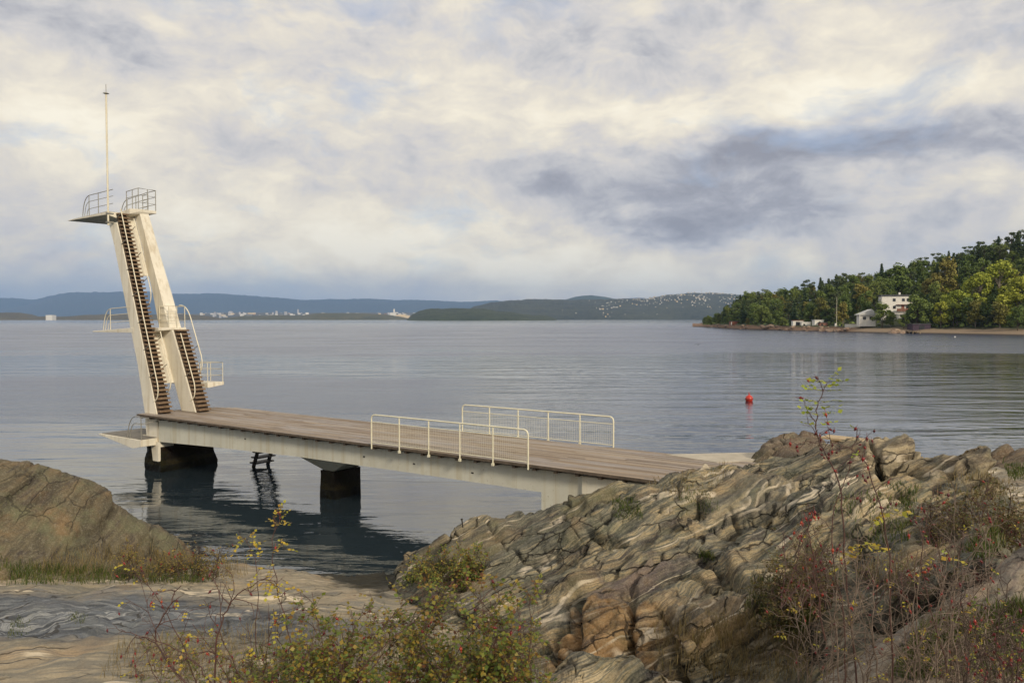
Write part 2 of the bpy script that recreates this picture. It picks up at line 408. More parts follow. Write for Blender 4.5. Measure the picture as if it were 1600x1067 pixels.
# 10 m
z=10.
pl=slab('platform',[(6.1,.45,10.10),(2.9,.45,10.22),(2.9,.96,10.24),(2.10,.96,10.34),(2.06,1.32,10.36),(2.10,2.12,10.37),(6.1,2.12,10.12)],[10.07,10.10,9.98,10.12,10.25,10.25,10.09],'')
top_sheet(pl,[(6.0,.5,10.125),(3.0,.5,10.24),(3.0,2.05,10.25),(6.0,2.05,10.13)])
railset([(4.35,.48,10.17),(2.45,.48,10.24)],[(4.35,.48,10.17),(3.6,.48,10.2)],pl,(.84,.58,.28),curve='start')
railset([(3.0,1.34,10.3),(2.1,1.34,10.36),(2.12,2.1,10.36),(2.9,2.1,10.33)],[(3.0,1.34,10.3),(2.55,1.34,10.33),(2.1,1.34,10.36),(2.12,1.75,10.36),(2.12,2.1,10.36)],pl,(.86,.58,.28))
railset([(4.3,2.08,10.2),(2.9,2.08,10.33)],[(4.3,2.08,10.2),(3.6,2.08,10.25)],pl,(.84,.58,.28),curve='start')
railset([(2.75,1.9,10.33),(2.35,1.9,10.35)],[(2.75,1.9,10.33),(2.35,1.9,10.35)],pl,(.72,.5,.4,.2,.1))
# 5 m
pl=slab('platform',[(4.08,.40,5.34),(.95,.40,5.50),(.95,.96,5.50),(.12,.97,5.50),(.04,1.36,5.50),(.08,2.14,5.50),(4.08,2.14,5.34)],[5.30,5.30,5.28,5.38,5.41,5.41,5.30],'')
railset([(2.7,.43,5.40),(1.2,.43,5.47)],[(2.7,.43,5.40)],pl,(.86,.6,.3),mat='white_pipe',curve='start')
railset([(.62,1.0,5.5),(.62,1.38,5.5)],[],pl,(.3,),mat='grey_pipe')
railset([(.75,1.39,5.5),(.09,1.39,5.5),(.13,2.11,5.5),(1.0,2.11,5.5)],[(.75,1.39,5.5),(.09,1.39,5.5),(.13,2.11,5.5),(.11,1.75,5.5),(1.0,2.11,5.5)],pl,(.86,.56,.28),mat='white_pipe')
# 3 m
pl=slab('platform',[(2.5,2.25,3.22),(-1.12,2.28,3.30),(-1.16,3.00,3.30),(2.5,3.0,3.22)],[3.18,3.08,3.17,3.17],'')
railset([(-.45,2.31,3.3),(-1.08,2.31,3.3),(-1.12,2.97,3.3),(.4,2.97,3.28)],[(-.45,2.31,3.3),(-1.08,2.31,3.3),(-1.12,2.97,3.3),(-.3,2.97,3.3),(.4,2.97,3.28)],pl,(.78,.52,.26),r=.014,mat='white_pipe')
# 1 m
ob=[(2.2,-.37,1.30),(-.30,-.37,1.30),(-.85,-.37,1.30),(-.80,.335,1.30),(.35,.335,1.30),(.40,1.45,1.30),(2.2,1.45,1.30)]
pl=slab('platform',ob,[1.26,.96,1.05,1.03,.98,.98,1.26],'')
m=MB(); m.prism([W(2.1,-.3,1.303),W(-.78,-.3,1.303),W(-.74,.33,1.303),W(.42,.33,1.303),W(.46,1.4,1.303),W(2.1,1.4,1.303)],[W(2.1,-.3,1.318),W(-.78,-.3,1.318),W(-.74,.33,1.318),W(.42,.33,1.318),W(.46,1.4,1.318),W(2.1,1.4,1.318)]); m.build('walking_surface',M['board_deck'],pl)
railset([(-.45,-.35,1.31),(-1.35,-.35,1.31)],[(-.85,-.35,1.31)],pl,(.86,),mat='grey_pipe',curve='start')
railset([(-.45,-.35,1.31),(-.85,-.35,1.31),(-.9,.33,1.36)],[],pl,(.60,),mat='grey_pipe',curve='start')
# flagpole fixed to the left leg
fp=pipe([W(2.50,.30,9.62),W(2.52,.30,14.85)],'flagpole',.036,'white_pipe')
fp2=MB(); fp2.tube([W(2.52,.30,14.86),W(2.52,.30,14.89),W(2.52,.30,14.94)],[.03,.12,.02],12); fp2.build('finial',M['grey_pipe'],fp)
fp2=MB(); fp2.tube([W(2.52,.30,14.9),W(2.52,.30,15.25)],.012,6); fp2.build('spike',M['grey_pipe'],fp)
for zz in (9.75,10.1):
    fp2=MB(); fp2.box(2.44,2.58,.24,.50,zz-.03,zz+.03); fp2.build('clamp',M['grey_pipe'],fp)

# ================================================================== CAMERA, LIGHT, SKY
cam=bpy.data.cameras.new('camera'); cam.lens=27; cam.sensor_width=36; cam.clip_start=.1; cam.clip_end=60000
co=bpy.data.objects.new('camera',cam); COL.objects.link(co); co.location=(0,0,H); co.rotation_euler=(PI/2-PIT,0,0); S.camera=co
SUN_AZ=R(150); SUN_EL=R(27)      # compass-style azimuth from +Y towards +X
sun=bpy.data.lights.new('sun','SUN'); sun.energy=2.5; sun.angle=R(10); sun.color=(1,.86,.66)
so=bpy.data.objects.new('sun',sun); COL.objects.link(so)
sd=Vector((math.sin(SUN_AZ)*math.cos(SUN_EL),math.cos(SUN_AZ)*math.cos(SUN_EL),math.sin(SUN_EL)))
so.rotation_euler=sd.to_track_quat('Z','Y').to_euler()
w=bpy.data.worlds.new('World'); S.world=w; w.use_nodes=True
class WT(NT):
    def __init__(s,wd): s.t=wd.node_tree; s.n=s.t.nodes; s.l=s.t.links
t=WT(w); bg=t.n['Background']
sky=t.add('ShaderNodeTexSky'); sky.sky_type='NISHITA'; sky.sun_disc=False; sky.sun_elevation=SUN_EL; sky.sun_rotation=SUN_AZ; sky.ozone_density=1.5
skyc=t.vadd(sky.outputs[0],.085,'SCALE')
d=t.coord('Generated'); sx=t.add('ShaderNodeSeparateXYZ'); t.l.new(d,sx.inputs[0]); X,Y,Z=sx.outputs
zc=t.math('MAXIMUM',Z,.0)
inv=t.math('DIVIDE',1.,t.math('ADD',zc,.16))
cx=t.math('MULTIPLY',X,inv); cy=t.math('MULTIPLY',Y,inv)
cv=t.add('ShaderNodeCombineXYZ'); t.l.new(cx,cv.inputs[0]); t.l.new(cy,cv.inputs[1]); cv.inputs[2].default_value=3.7
pv=cv.outputs[0]
wp=t.vadd(t.noise(pv,1.6,3,.5,out=1),(.5,.5,.5),'SUBTRACT'); pw=t.vadd(pv,t.vadd(wp,.22,'SCALE'))
dw=t.vadd(d,t.vadd(t.vadd(t.noise(t.mapping(d,scale=(1,1,2)),6.,3,.5,out=1),(.5,.5,.5),'SUBTRACT'),.07,'SCALE'))
nA=t.noise(t.mapping(dw,rot=(0,R(10),0),scale=(1,1,2.3)),4.6,7,.60)       # cloud masses
nB=t.noise(t.mapping(dw,loc=(7,2,5),rot=(0,R(8),0),scale=(1,1,1.9)),13.,7,.62)      # smaller billows
az=t.math('MULTIPLY',t.math('ARCTAN2',X,Y),57.2958); el=t.math('MULTIPLY',t.math('ARCSINE',Z),57.2958)
# broad cloud masses at their bearings and heights (az,el degrees), edges broken up by the billows
wd=t.vadd(t.noise(t.mapping(d,scale=(1,1,2.2)),5.,4,.6,out=1),(.5,.5,.5),'SUBTRACT'); wz=t.add('ShaderNodeSeparateXYZ'); t.l.new(wd,wz.inputs[0])
azw=t.math('ADD',az,t.math('MULTIPLY',wz.outputs[0],14.)); elw=t.math('ADD',el,t.math('MULTIPLY',wz.outputs[1],6.5))
def blob(a,e,sa,se,amp):
    q=t.math('ADD',t.math('POWER',t.math('DIVIDE',t.math('SUBTRACT',azw,a),sa),2.),t.math('POWER',t.math('DIVIDE',t.math('SUBTRACT',elw,e),se),2.))
    return t.math('MULTIPLY',t.math('EXPONENT',t.math('MULTIPLY',q,-1.)),amp)
def px2(x,y):
    r=ray(x,y); return math.degrees(math.atan2(r[0],r[1])), math.degrees(math.atan2(r[2],math.hypot(r[0],r[1])))
# x, y, half-width deg, half-height deg, amount
BL=[(1150,225,13,1.7,-.34),(1450,218,10,1.9,-.26),(1120,305,11,2.2,-.46),(1050,345,9,1.1,-.15),(880,280,4,1.6,-.20),(1020,110,6,3.2,-.22),(1180,40,9,1.6,-.10),(900,60,6,2.,-.10),(700,250,9,2.,-.07),(590,70,10,1.6,-.10),(150,60,7,2.,-.10),(1500,90,7,1.5,-.08),
    (1400,155,14,1.9,.26),(1130,165,8,1.5,.20),(960,190,5,1.8,.12),(1200,55,6,1.6,.14),(1450,280,10,1.5,.20),(1230,270,7,1.0,.14),(700,150,6,2,.10),(560,390,15,2.0,.32),(120,160,9,3.,.16),(420,330,12,2.,.14),(300,100,7,2.2,.08),(1000,425,12,2.0,.24),(1300,360,8,1.,.04),(1500,350,7,1.6,-.10),(200,330,8,2.,.06)]
acc=None
for (x,y,sa,se,am) in BL:
    a,e=px2(x,y); b=blob(a,e,sa,se,am); acc=b if acc is None else t.math('ADD',acc,b)
L=t.math('ADD',t.math('MULTIPLY',t.math('SUBTRACT',nA,.5),.95),t.math('MULTIPLY',t.math('SUBTRACT',nB,.5),.85))
L=t.math('ADD',t.math('ADD',L,acc),.625)
cloud=t.ramp(L,[(.14,(.29,.29,.325)),(.32,(.39,.39,.425)),(.46,(.53,.52,.525)),(.56,(.63,.60,.575)),(.68,(.73,.675,.585)),(.84,(.87,.795,.645)),(1.,(.95,.88,.72))])
nG=t.noise(t.mapping(dw,loc=(11,4,2),scale=(1,1,2.2)),6.,6,.6)
gap=t.ramp(nG,[(.55,0.),(.70,.50)])
blue=t.mix(.45,skyc,(.50,.60,.84))
sk=t.mix(gap,cloud,blue)
elw2=t.math('ADD',el,t.math('MULTIPLY',t.math('SUBTRACT',nB,.5),2.2))
bank=t.ramp(t.math('MULTIPLY',elw2,.1),[(.0,1.),(.14,.90),(.25,.60),(.38,0.)])
lf=t.ramp(t.math('ADD',t.math('MULTIPLY',az,.0125),.5),[(0.0,.85),(.35,.70),(.48,.30),(.56,.0),(1.,.05)])
bankc=t.ramp(t.math('MULTIPLY',el,.1),[(0,(.34,.43,.56)),(.14,(.42,.49,.58)),(.40,(.55,.58,.60))])
sk=t.mix(t.math('MULTIPLY',bank,lf),sk,bankc)
t.l.new(sk,bg.inputs[0]); bg.inputs[1].default_value=1.0
S.view_settings.view_transform='Standard'; S.view_settings.look='None'; S.view_settings.exposure=.2; S.view_settings.gamma=1
S.cycles.volume_bounces=0; S.cycles.max_bounces=6; S.cycles.caustics_reflective=False; S.cycles.caustics_refractive=False
S.cycles.sample_clamp_indirect=6; w.cycles.sampling_method='MANUAL' if hasattr(w.cycles,'sampling_method') else w.cycles.sampling_method
try: w.cycles.sample_map_resolution=512
except Exception: pass

# ================================================================== WATER
t=NT('sea_water'); co_=t.coord(); sx=t.add('ShaderNodeSeparateXYZ'); t.l.new(co_,sx.inputs[0])
yy=sx.outputs[1]; xx=sx.outputs[0]
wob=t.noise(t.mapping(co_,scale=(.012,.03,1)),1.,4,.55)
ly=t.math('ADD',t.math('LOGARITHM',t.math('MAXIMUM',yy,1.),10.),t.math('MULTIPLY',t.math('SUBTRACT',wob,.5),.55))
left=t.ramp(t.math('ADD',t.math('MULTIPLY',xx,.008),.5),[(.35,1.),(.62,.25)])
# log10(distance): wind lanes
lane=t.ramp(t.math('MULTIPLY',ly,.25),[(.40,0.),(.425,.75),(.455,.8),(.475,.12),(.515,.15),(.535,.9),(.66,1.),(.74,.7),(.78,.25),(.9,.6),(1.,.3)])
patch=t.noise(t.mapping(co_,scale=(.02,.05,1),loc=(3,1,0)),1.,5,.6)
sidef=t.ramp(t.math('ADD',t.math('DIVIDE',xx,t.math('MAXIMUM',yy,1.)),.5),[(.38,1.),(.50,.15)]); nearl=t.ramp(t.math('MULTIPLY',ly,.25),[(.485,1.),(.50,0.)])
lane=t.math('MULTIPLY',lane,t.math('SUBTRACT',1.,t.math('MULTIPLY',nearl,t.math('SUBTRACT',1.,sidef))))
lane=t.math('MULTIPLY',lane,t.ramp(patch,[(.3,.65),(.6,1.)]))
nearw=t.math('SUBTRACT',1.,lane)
swell=t.noise(t.mapping(co_,rot=(0,0,R(8)),scale=(.30,1.,1)),.50,2,.5,.6)
rip=t.noise(t.mapping(co_,rot=(0,0,R(-6)),scale=(.45,1.,1)),3.2,3,.55,.2)
chop=t.noise(t.mapping(co_,scale=(.8,1.,1)),7.,4,.6)
s2=t.noise(t.mapping(co_,rot=(0,0,R(4)),scale=(.10,.42,1)),1.,4,.55,.6)
fade=t.ramp(t.math('MULTIPLY',ly,.25),[(.30,1.),(.37,.8),(.46,.32),(.6,.25)])
hgt=t.math('MULTIPLY',t.math('ADD',t.math('MULTIPLY',swell,.075),t.math('MULTIPLY',rip,.009)),fade)
hgt=t.math('ADD',hgt,t.math('MULTIPLY',s2,t.ramp(t.math('MULTIPLY',ly,.25),[(.33,.03),(.40,.15),(.6,.18)])))
hgt=t.math('ADD',hgt,t.math('MULTIPLY',t.math('MULTIPLY',chop,lane),.055))
nrm=t.bump(hgt,1.,1.)
t.fin(t.mix(lane,(.020,.031,.040),(.040,.055,.115)),t.math('ADD',.03,t.math('MULTIPLY',lane,.22)),nrm)  # rough lanes bluer: tone of reflected sky put into the base colour
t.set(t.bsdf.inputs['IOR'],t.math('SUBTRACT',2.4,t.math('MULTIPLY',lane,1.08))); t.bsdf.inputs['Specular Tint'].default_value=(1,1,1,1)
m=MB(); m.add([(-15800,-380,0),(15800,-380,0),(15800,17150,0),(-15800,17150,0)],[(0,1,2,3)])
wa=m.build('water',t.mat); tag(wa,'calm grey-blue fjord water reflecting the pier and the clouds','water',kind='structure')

# ================================================================== FOREGROUND ROCK (height sheets laid out in plan, joined where they cross)
def hull(P_):
    P_=sorted(map(tuple,P_)); 
    def half(p):
        h=[]
        for q in p:
            while len(h)>1 and (h[-1][0]-h[-2][0])*(q[1]-h[-2][1])-(h[-1][1]-h[-2][1])*(q[0]-h[-2][0])<=0: h.pop()
            h.append(q)
        return h
    a=half(P_); b=half(P_[::-1]); return np.array(a[:-1]+b[:-1])
class Sheet:
    """smooth height field through surveyed points; skirt falls away round it"""
    def __init__(s,pix,world=(),skirt=(1.0,1.3),c=.35,mg=.25,fall=1.6):
        A=[PD(*p) for p in pix]+[np.array(p,float) for p in world]; A=np.array(A)
        s.n0=len(A); hv=hull(A[:,:2]); cen=hv.mean(0)
        if skirt:
            sk=[]
            for i in range(len(hv)):
                for tt in (0,.5):
                    p=hv[i]*(1-tt)+hv[(i+1)%len(hv)]*tt
                    e=hv[(i+1)%len(hv)]-hv[i-1 if tt==0 else i]; nrm=np.array([e[1],-e[0]]); nrm/=np.linalg.norm(nrm)+1e-9
                    k=np.argmin(((A[:,:2]-p)**2).sum(1)); zz=A[k,2]
                    for a_,b_ in ((1.,1.),(3.,2.2)):
                        q=p+nrm*skirt[0]*a_; sk.append([q[0],q[1],zz-skirt[1]*b_])
            A=np.vstack([A,sk])
        s.P=A[:,:2]; s.c=c; n=len(A)
        D=np.sqrt(((s.P[:,None]-s.P[None])**2).sum(2)+c*c)
        s.w=np.linalg.lstsq(np.block([[D+np.eye(n)*.012,np.ones((n,1))],[np.ones((1,n)),np.zeros((1,1))]]),np.append(A[:,2],0),rcond=None)[0]
        s.hull=hv; s.mg=mg; s.fall=fall
    def __call__(s,xy):
        out=np.empty(len(xy)); 
        for i in range(0,len(xy),40000):
            q=xy[i:i+40000]; D=np.sqrt(((q[:,None]-s.P[None])**2).sum(2)+s.c**2); out[i:i+40000]=D@s.w[:-1]+s.w[-1]
        # fall away outside the surveyed outline
        h=s.hull; e=np.roll(h,-1,0)-h; nn=np.stack([e[:,1],-e[:,0]],1); nn/=np.linalg.norm(nn,axis=1)[:,None]
        sd_=np.max((xy@nn.T)-(h*nn).sum(1)[None],axis=1)
        return out-np.maximum(0,sd_-s.mg)*s.fall
SH={}
SH['mound']=Sheet([(-120,716,17.2),(0,720,17.2),(60,728,17.3),(120,748,17.4),(180,782,17.5),(240,825,17.5),(285,858,17.4),(310,880,17.2),
    (-100,790,15.6),(0,790,15.5),(100,810,15.9),(200,850,16.3),(0,850,14.8),(100,860,15.3),(180,880,15.8),
    (-100,905,14.0),(0,905,14.2),(100,905,14.6),(200,905,15.1),(290,898,16.1)],skirt=(.55,1.2),c=.25)
SH['ground']=Sheet([(-200,900,14.2),(0,912,14.3),(120,915,14.9),(240,908,15.5),(330,899,16.6),(420,895,16.9),(500,899,16.9),(560,908,16.6),(610,922,16.0),(560,960,13.6),
    (0,960,12.0),(0,1010,10.3),(0,1067,9.0),(-150,980,11.5),(200,950,12.5),(200,1010,10.2),(200,1067,8.8),(400,930,14),(400,1000,10.8),(400,1067,8.8),(600,1000,11.2),(600,1067,8.8),(800,1067,8.8)],
    [(0,4,2.9),(0,1.5,3.6),(-3,5,2.55),(-6,4,2.7),(-9,6,2.4),(-2,2,3.3),(3,4.2,3.25),(5,4.5,3.2),(4,2,3.7),(9,6,3.3),(10,9,3.0),(12,12,2.6),(13,16,2.1),(8,17,1.9),(16,20,1.6),(10,21,1.9),(5,19,1.6),(-12,10,1.9),(1.5,7,2.3),(3,8.5,1.45),(1.5,9,1.3),(4.2,7.3,1.9),(5.5,8.5,2.2),(6,6.5,2.75)],skirt=(1.3,1.2),c=.5,mg=1.5,fall=.6)
SH['outcrop']=Sheet([(612,912,16.4),(640,872,16.5),(668,846,16.2),(700,822,15.9),(760,809,16),(845,797,16.3),(880,779,16),(950,743,15.6),(1000,735,15.3),(1070,724,15.8),(1170,711,16.6),(1230,702,16.3),(1300,690,15.8),(1350,686,15.3),(1400,688,14.6),(1450,693,13.8),(1500,688,13),(1542,693,12.6),(1572,735,12),(1592,775,11.6),
    (655,895,15.2),(700,862,14.9),(750,870,14.3),(700,925,13.0),(780,905,13.2),(850,850,14.2),(800,850,14.7),(850,885,13.2),(900,800,14.5),(960,795,14.0),(975,850,12.9),(1000,785,14.1),(900,850,13.5),(900,890,12.4),
    (1050,800,13.4),(1040,760,14.6),(1100,742,15.1),(1150,800,12.9),(1200,735,14.6),(1250,760,13.3),(1100,850,12.0),(1080,905,11.1),(1130,875,11.35),(1160,895,10.9),(1200,830,11.9),(1200,880,11.1),(1300,735,13.8),(1300,800,11.6),(1400,735,13.1),(1400,790,11.2),(1500,745,11.9),(1550,790,10.7),(1480,720,12.7),
    (840,935,11.6),(950,925,10.9),(1050,935,10.2),(1140,945,9.8),(1000,900,11.4),(1200,960,9.4),
    (860,965,10.8),(960,975,10.1),(1060,985,9.55),(1150,990,9.3),
    (850,1050,9.9),(900,1045,9.85),(980,1050,9.5),(1060,1055,9.1),(1150,1060,8.7),(1210,1025,8.7),(1240,985,8.8),
    (1260,905,9.9),(1250,940,9.3),(1330,900,9.2),(1400,862,9.1),(1480,830,9.1),(1540,815,9.2),(1330,850,10.2),(1400,830,9.9),(1300,960,8.5),(1400,930,8.2),(1500,880,8.2),(1180,1020,8.9)],skirt=(.8,1.1),c=.22)
SH['ledge']=Sheet([(1680,790,7.7),(1600,838,7.5),(1550,868,7.4),(1500,905,7.3),(1450,935,7.2),(1400,965,7.1),(1350,995,7.05),(1300,1025,7.0),(1240,1067,6.9),(1190,1105,6.8),
    (1700,870,6.9),(1600,900,6.75),(1540,940,6.65),(1480,980,6.6),(1420,1020,6.5),(1370,1060,6.4),(1330,1100,6.3)],skirt=(.30,.55),c=.12)
SH['far']=Sheet([(1165,712,19.5),(1180,697,20.5),(1200,682,21),(1225,675,21.2),(1262,673,21.3),(1290,681,21),(1320,695,20),(1230,700,19)],skirt=(.9,1.4),c=.3)
SH['right']=Sheet([(1556,694,24),(1600,692,24.5),(1680,690,24.5),(1780,690,24),(1570,735,20.8),(1650,740,20.5),(1750,745,20),(1610,715,22.2),(1700,715,22)],skirt=(1.2,1.2),c=.3)
SH['boulder']=Sheet([(840,1060,7.5),(900,1046,7.6),(960,1036,7.6),(1010,1036,7.5),(1050,1046,7.4),(1092,1064,7.3),(860,1085,7.0),(960,1075,6.9),(1050,1085,6.8),(900,1130,6.6),(1000,1130,6.5)],skirt=(.30,.75),c=.15)
NAMES=['ground','mound','outcrop','ledge','far','right','boulder']
# fan-shaped tessellation (fine near, coarse far)
na,nr=1000,900
az=np.concatenate([np.linspace(R(-62),R(-37),70,endpoint=False),np.linspace(R(-37),R(37),na,endpoint=False),np.linspace(R(37),R(62),70)])
rr=3.2*np.exp(np.linspace(0,math.log(28/3.2),nr)); rr=np.concatenate([np.linspace(.6,3.2,14,endpoint=False),rr])
AZ,RR=np.meshgrid(az,rr,indexing='xy'); shp=AZ.shape
xy=np.stack([np.sin(AZ).ravel()*RR.ravel(),np.cos(AZ).ravel()*RR.ravel()],1)
# coarse evaluation then bilinear refinement is enough for the smooth sheets
def coarse(fn,k=5):
    ia=np.unique(np.append(np.arange(0,shp[1],k),shp[1]-1)); ir=np.unique(np.append(np.arange(0,shp[0],k),shp[0]-1))
    sub=xy.reshape(shp+(2,))[np.ix_(ir,ia)].reshape(-1,2); z=fn(sub).reshape(len(ir),len(ia))
    z=np.array([np.interp(np.arange(shp[1]),ia,row) for row in z])
    return np.array([np.interp(np.arange(shp[0]),ir,c_) for c_ in z.T]).T
Zs=np.stack([coarse(SH[n]) for n in NAMES])
Zs[NAMES.index('far')]-=.32
# warp noise makes the seams between sheets irregular
p2=np.column_stack([xy,np.zeros(len(xy))])
am_=np.where(Zs.max(0).ravel()>-1)[0]; nz_=[]
for k_ in range(3):
    zz_=np.zeros(len(p2)); zz_[am_]=fbm(p2[am_]*1.25+k_*7,3); nz_.append(zz_.reshape(shp))
for i,n in enumerate(NAMES):
    Zs[i]+=(.03 if n=='ground' else .05)*nz_[i%3]
own=Zs.argmax(0); Z0=Zs.max(0)
# --- gneiss structure: layers strike up to the right and dip steeply
STR=np.radians([10,115,47,52,30,20,40])
def layer_coords(p,own):
    """rotate so axis 0 runs across the layering, 1 along strike, 2 down dip"""
    strike=STR[own]; q=p.copy()
    wv=np.stack([fbm(p*.42+3,3),fbm(p*.42+23,3),fbm(p*.42+51,3)],1)
    q=q+wv*.34
    c_,s_=np.cos(strike),np.sin(strike)
    along=q[:,0]*c_+q[:,1]*s_; acr=-q[:,0]*s_+q[:,1]*c_
    dip=R(38); a=acr*math.cos(dip)+q[:,2]*math.sin(dip)*1.5; b=-acr*math.sin(dip)+q[:,2]*math.cos(dip)
    return np.stack([a,along,b],1)
PnA=np.column_stack([xy,Z0.ravel()]); owA=own.ravel(); act=np.where(PnA[:,2]>-.9)[0]; Pn=PnA[act]; ow=owA[act]
L_=layer_coords(Pn,ow)
A_=np.array([np.array([.30]),]) 
amp=np.select([ow==0,ow==1,ow==2,ow==3,ow==4,ow==5,ow==6],[.22,.36,1.,.8,.7,.7,.5])
# smooth low flat slab at left: damp
led=ridged(L_*np.array([1.9,.30,.6]),4); led2=ridged(L_*np.array([5.2,.55,1.2])+5,4); fine=fbm(L_*np.array([17,2.2,5.]),4)
ter=(lambda s:(np.floor(s)+sstep(.55,1.,s-np.floor(s))))(L_[:,0]*1.7+.8*fbm(L_*.9,2)+40)-(L_[:,0]*1.7+40)
ter2=(lambda s:(np.floor(s)+sstep(.6,1.,s-np.floor(s))))(L_[:,0]*6.3+.9*fbm(L_*1.1+8,2)+90)-(L_[:,0]*6.3+90)
f1,f2,idc,fc1=voro(L_*np.array([.72,.24,.5])+.35*np.stack([fbm(L_*1.5,2)]*3,1)*.4)
crack=sstep(.0,.075,f2-f1); blk=((idc%97)/97.-.5)
g1,g2,ide,fc2=voro(L_*np.array([3.2,1.0,2.0])+13); crack2=sstep(.0,.10,g2-g1); blk2=((ide%89)/89.-.5)
msk=sstep(-.1,.35,fbm(Pn*.55+31,3))       # blocky broken zones
lump=fbm(Pn*.75+60,4)
ter=np.where(ow==1,ter*.3,ter); led2=np.where(ow==1,led2*.5,led2)
vo=np.where(ow==3,.15,1.)
disp=-.15+.06*led+.028*led2+vo*(.36*fc1+.06*fc2*msk)+.012*fine+.19*ter+.035*ter2+vo*(.13*blk-.16*(1-crack)+msk*(.035*blk2-.045*(1-crack2)))+.05*lump+.010*fbm(Pn*9,2)
# soft vegetation-covered bottoms of the ground stay smooth
disp=disp*amp
dd=np.linalg.norm(Pn[:,:2],axis=1)
res=np.clip(dd/9,1,3)
slabz=(ow==0)
disp=np.where(slabz,.10*led+.03*led2+.13*lump+.004*fine+.03*ter2+.05*ter-.035*(1-crack)*sstep(-.2,.2,fbm(Pn*.4+3,2)),disp)
# --- open joints and ledge edges, laid along the lines where the outcrop is split
def hit0(px,py):
    r=ray(px,py); a=math.atan2(r[0],r[1]); j=int(np.clip(np.searchsorted(az,a),0,shp[1]-1)); k=math.hypot(r[0],r[1])
    w_=np.where((Z0[:,j]>H+r[2]/k*rr)&(rr>3))[0]
    return np.array([math.sin(a)*rr[w_[0]],math.cos(a)*rr[w_[0]]]) if len(w_) else None
CV=[([(950,830),(965,800),(1000,765),(1040,742),(1100,722)],.22,.16,-.10,.5),([(1060,862),(1095,862),(1135,888),(1180,925),(1230,975),(1250,1000)],.30,.17,.20,.6),
 ([(1058,835),(1075,805),(1105,772),(1150,745),(1210,735)],.24,.13,-.12,.5),([(1075,852),(1108,818),(1146,800)],.16,.07,-.10,.35),([(1146,800),(1158,822),(1128,862)],.22,.08,.12,.35),
 ([(1150,862),(1190,815),(1245,775),(1310,742),(1380,715)],.20,.11,-.14,.6),([(640,905),(700,880),(750,862),(800,850)],.16,.10,.10,.4),([(745,812),(790,850),(830,880),(850,900)],.18,.10,-.10,.4),
 ([(800,872),(870,862),(930,842),(985,852)],.22,.12,.14,.5),([(840,925),(900,915),(960,890),(1030,872),(1075,865)],.14,.08,.10,.4),([(905,930),(898,985),(918,1050)],.34,.14,.12,.4),([(985,920),(975,985),(962,1050)],.34,.13,-.12,.4),
 ([(1025,940),(1050,985),(1060,1055)],.30,.13,.12,.4),([(860,960),(850,1010),(862,1050)],.26,.12,-.1,.3),([(1170,1010),(1110,970),(1065,945),(1020,935)],.20,.10,.14,.4),([(1150,1040),(1100,1010),(1040,985)],.16,.09,.12,.35),
 ([(1000,905),(1060,890),(1120,905),(1170,945)],.10,.06,.06,.3),([(890,800),(935,770),(985,745)],.14,.09,.08,.4),([(880,850),(920,812),(950,800)],.14,.08,-.08,.4),([(1200,900),(1250,860),(1310,815),(1370,780)],.22,.12,.16,.5),
 ([(1330,760),(1400,725),(1450,708)],.2,.1,.12,.4),([(1460,755),(1475,725),(1495,700)],.2,.1,-.12,.4),([(690,930),(760,915),(820,905)],.15,.09,.1,.4)]
sel=np.where(ow==2)[0]; q=Pn[sel,:2]+.09*np.stack([fbm(Pn[sel]*1.9,3),fbm(Pn[sel]*1.9+31,3)],1)
for pts,dep,wid,stp,rch in CV:
    hp=[hit0(*p) for p in pts]; hp=[p for p in hp if p is not None]
    if len(hp)<2: continue
    dm=np.full(len(q),9.); sg=np.zeros(len(q)); tt_=np.zeros(len(q)); nn_=len(hp)-1
    for i in range(nn_):
        a_,b_=hp[i],hp[i+1]; e=b_-a_; l2=(e**2).sum(); tq=((q-a_)@e)/l2; tc=np.clip(tq,0,1); dv=q-(a_+tc[:,None]*e); dist=np.sqrt((dv**2).sum(1)); s_=np.sign(e[0]*dv[:,1]-e[1]*dv[:,0]); m_=dist<dm
        dm=np.where(m_,dist,dm); sg=np.where(m_,s_,sg); tt_=np.where(m_,(i+tc)/nn_,tt_)
    endf=np.sin(np.clip(tt_,.0,1)*PI)**.4
    disp[sel]+=endf*(-dep*np.exp(-(dm/(wid*.55))**2)+np.where(sg*np.sign(stp)>0,1.,-.4)*abs(stp)*np.exp(-dm/rch)*sstep(0,wid*.5,dm))
# normals of the base surface
G=PnA.reshape(shp+(3,)); dA=np.zeros(len(PnA)); dA[act]=disp; disp=dA; dr=np.gradient(G,axis=0); da=np.gradient(G,axis=1); Nn=np.cross(da,dr); Nn/=np.linalg.norm(Nn,axis=2)[:,:,None]+1e-9
Nn[Nn[:,:,2]<0]*=-1
TER=G+Nn*disp.reshape(shp)[:,:,None]
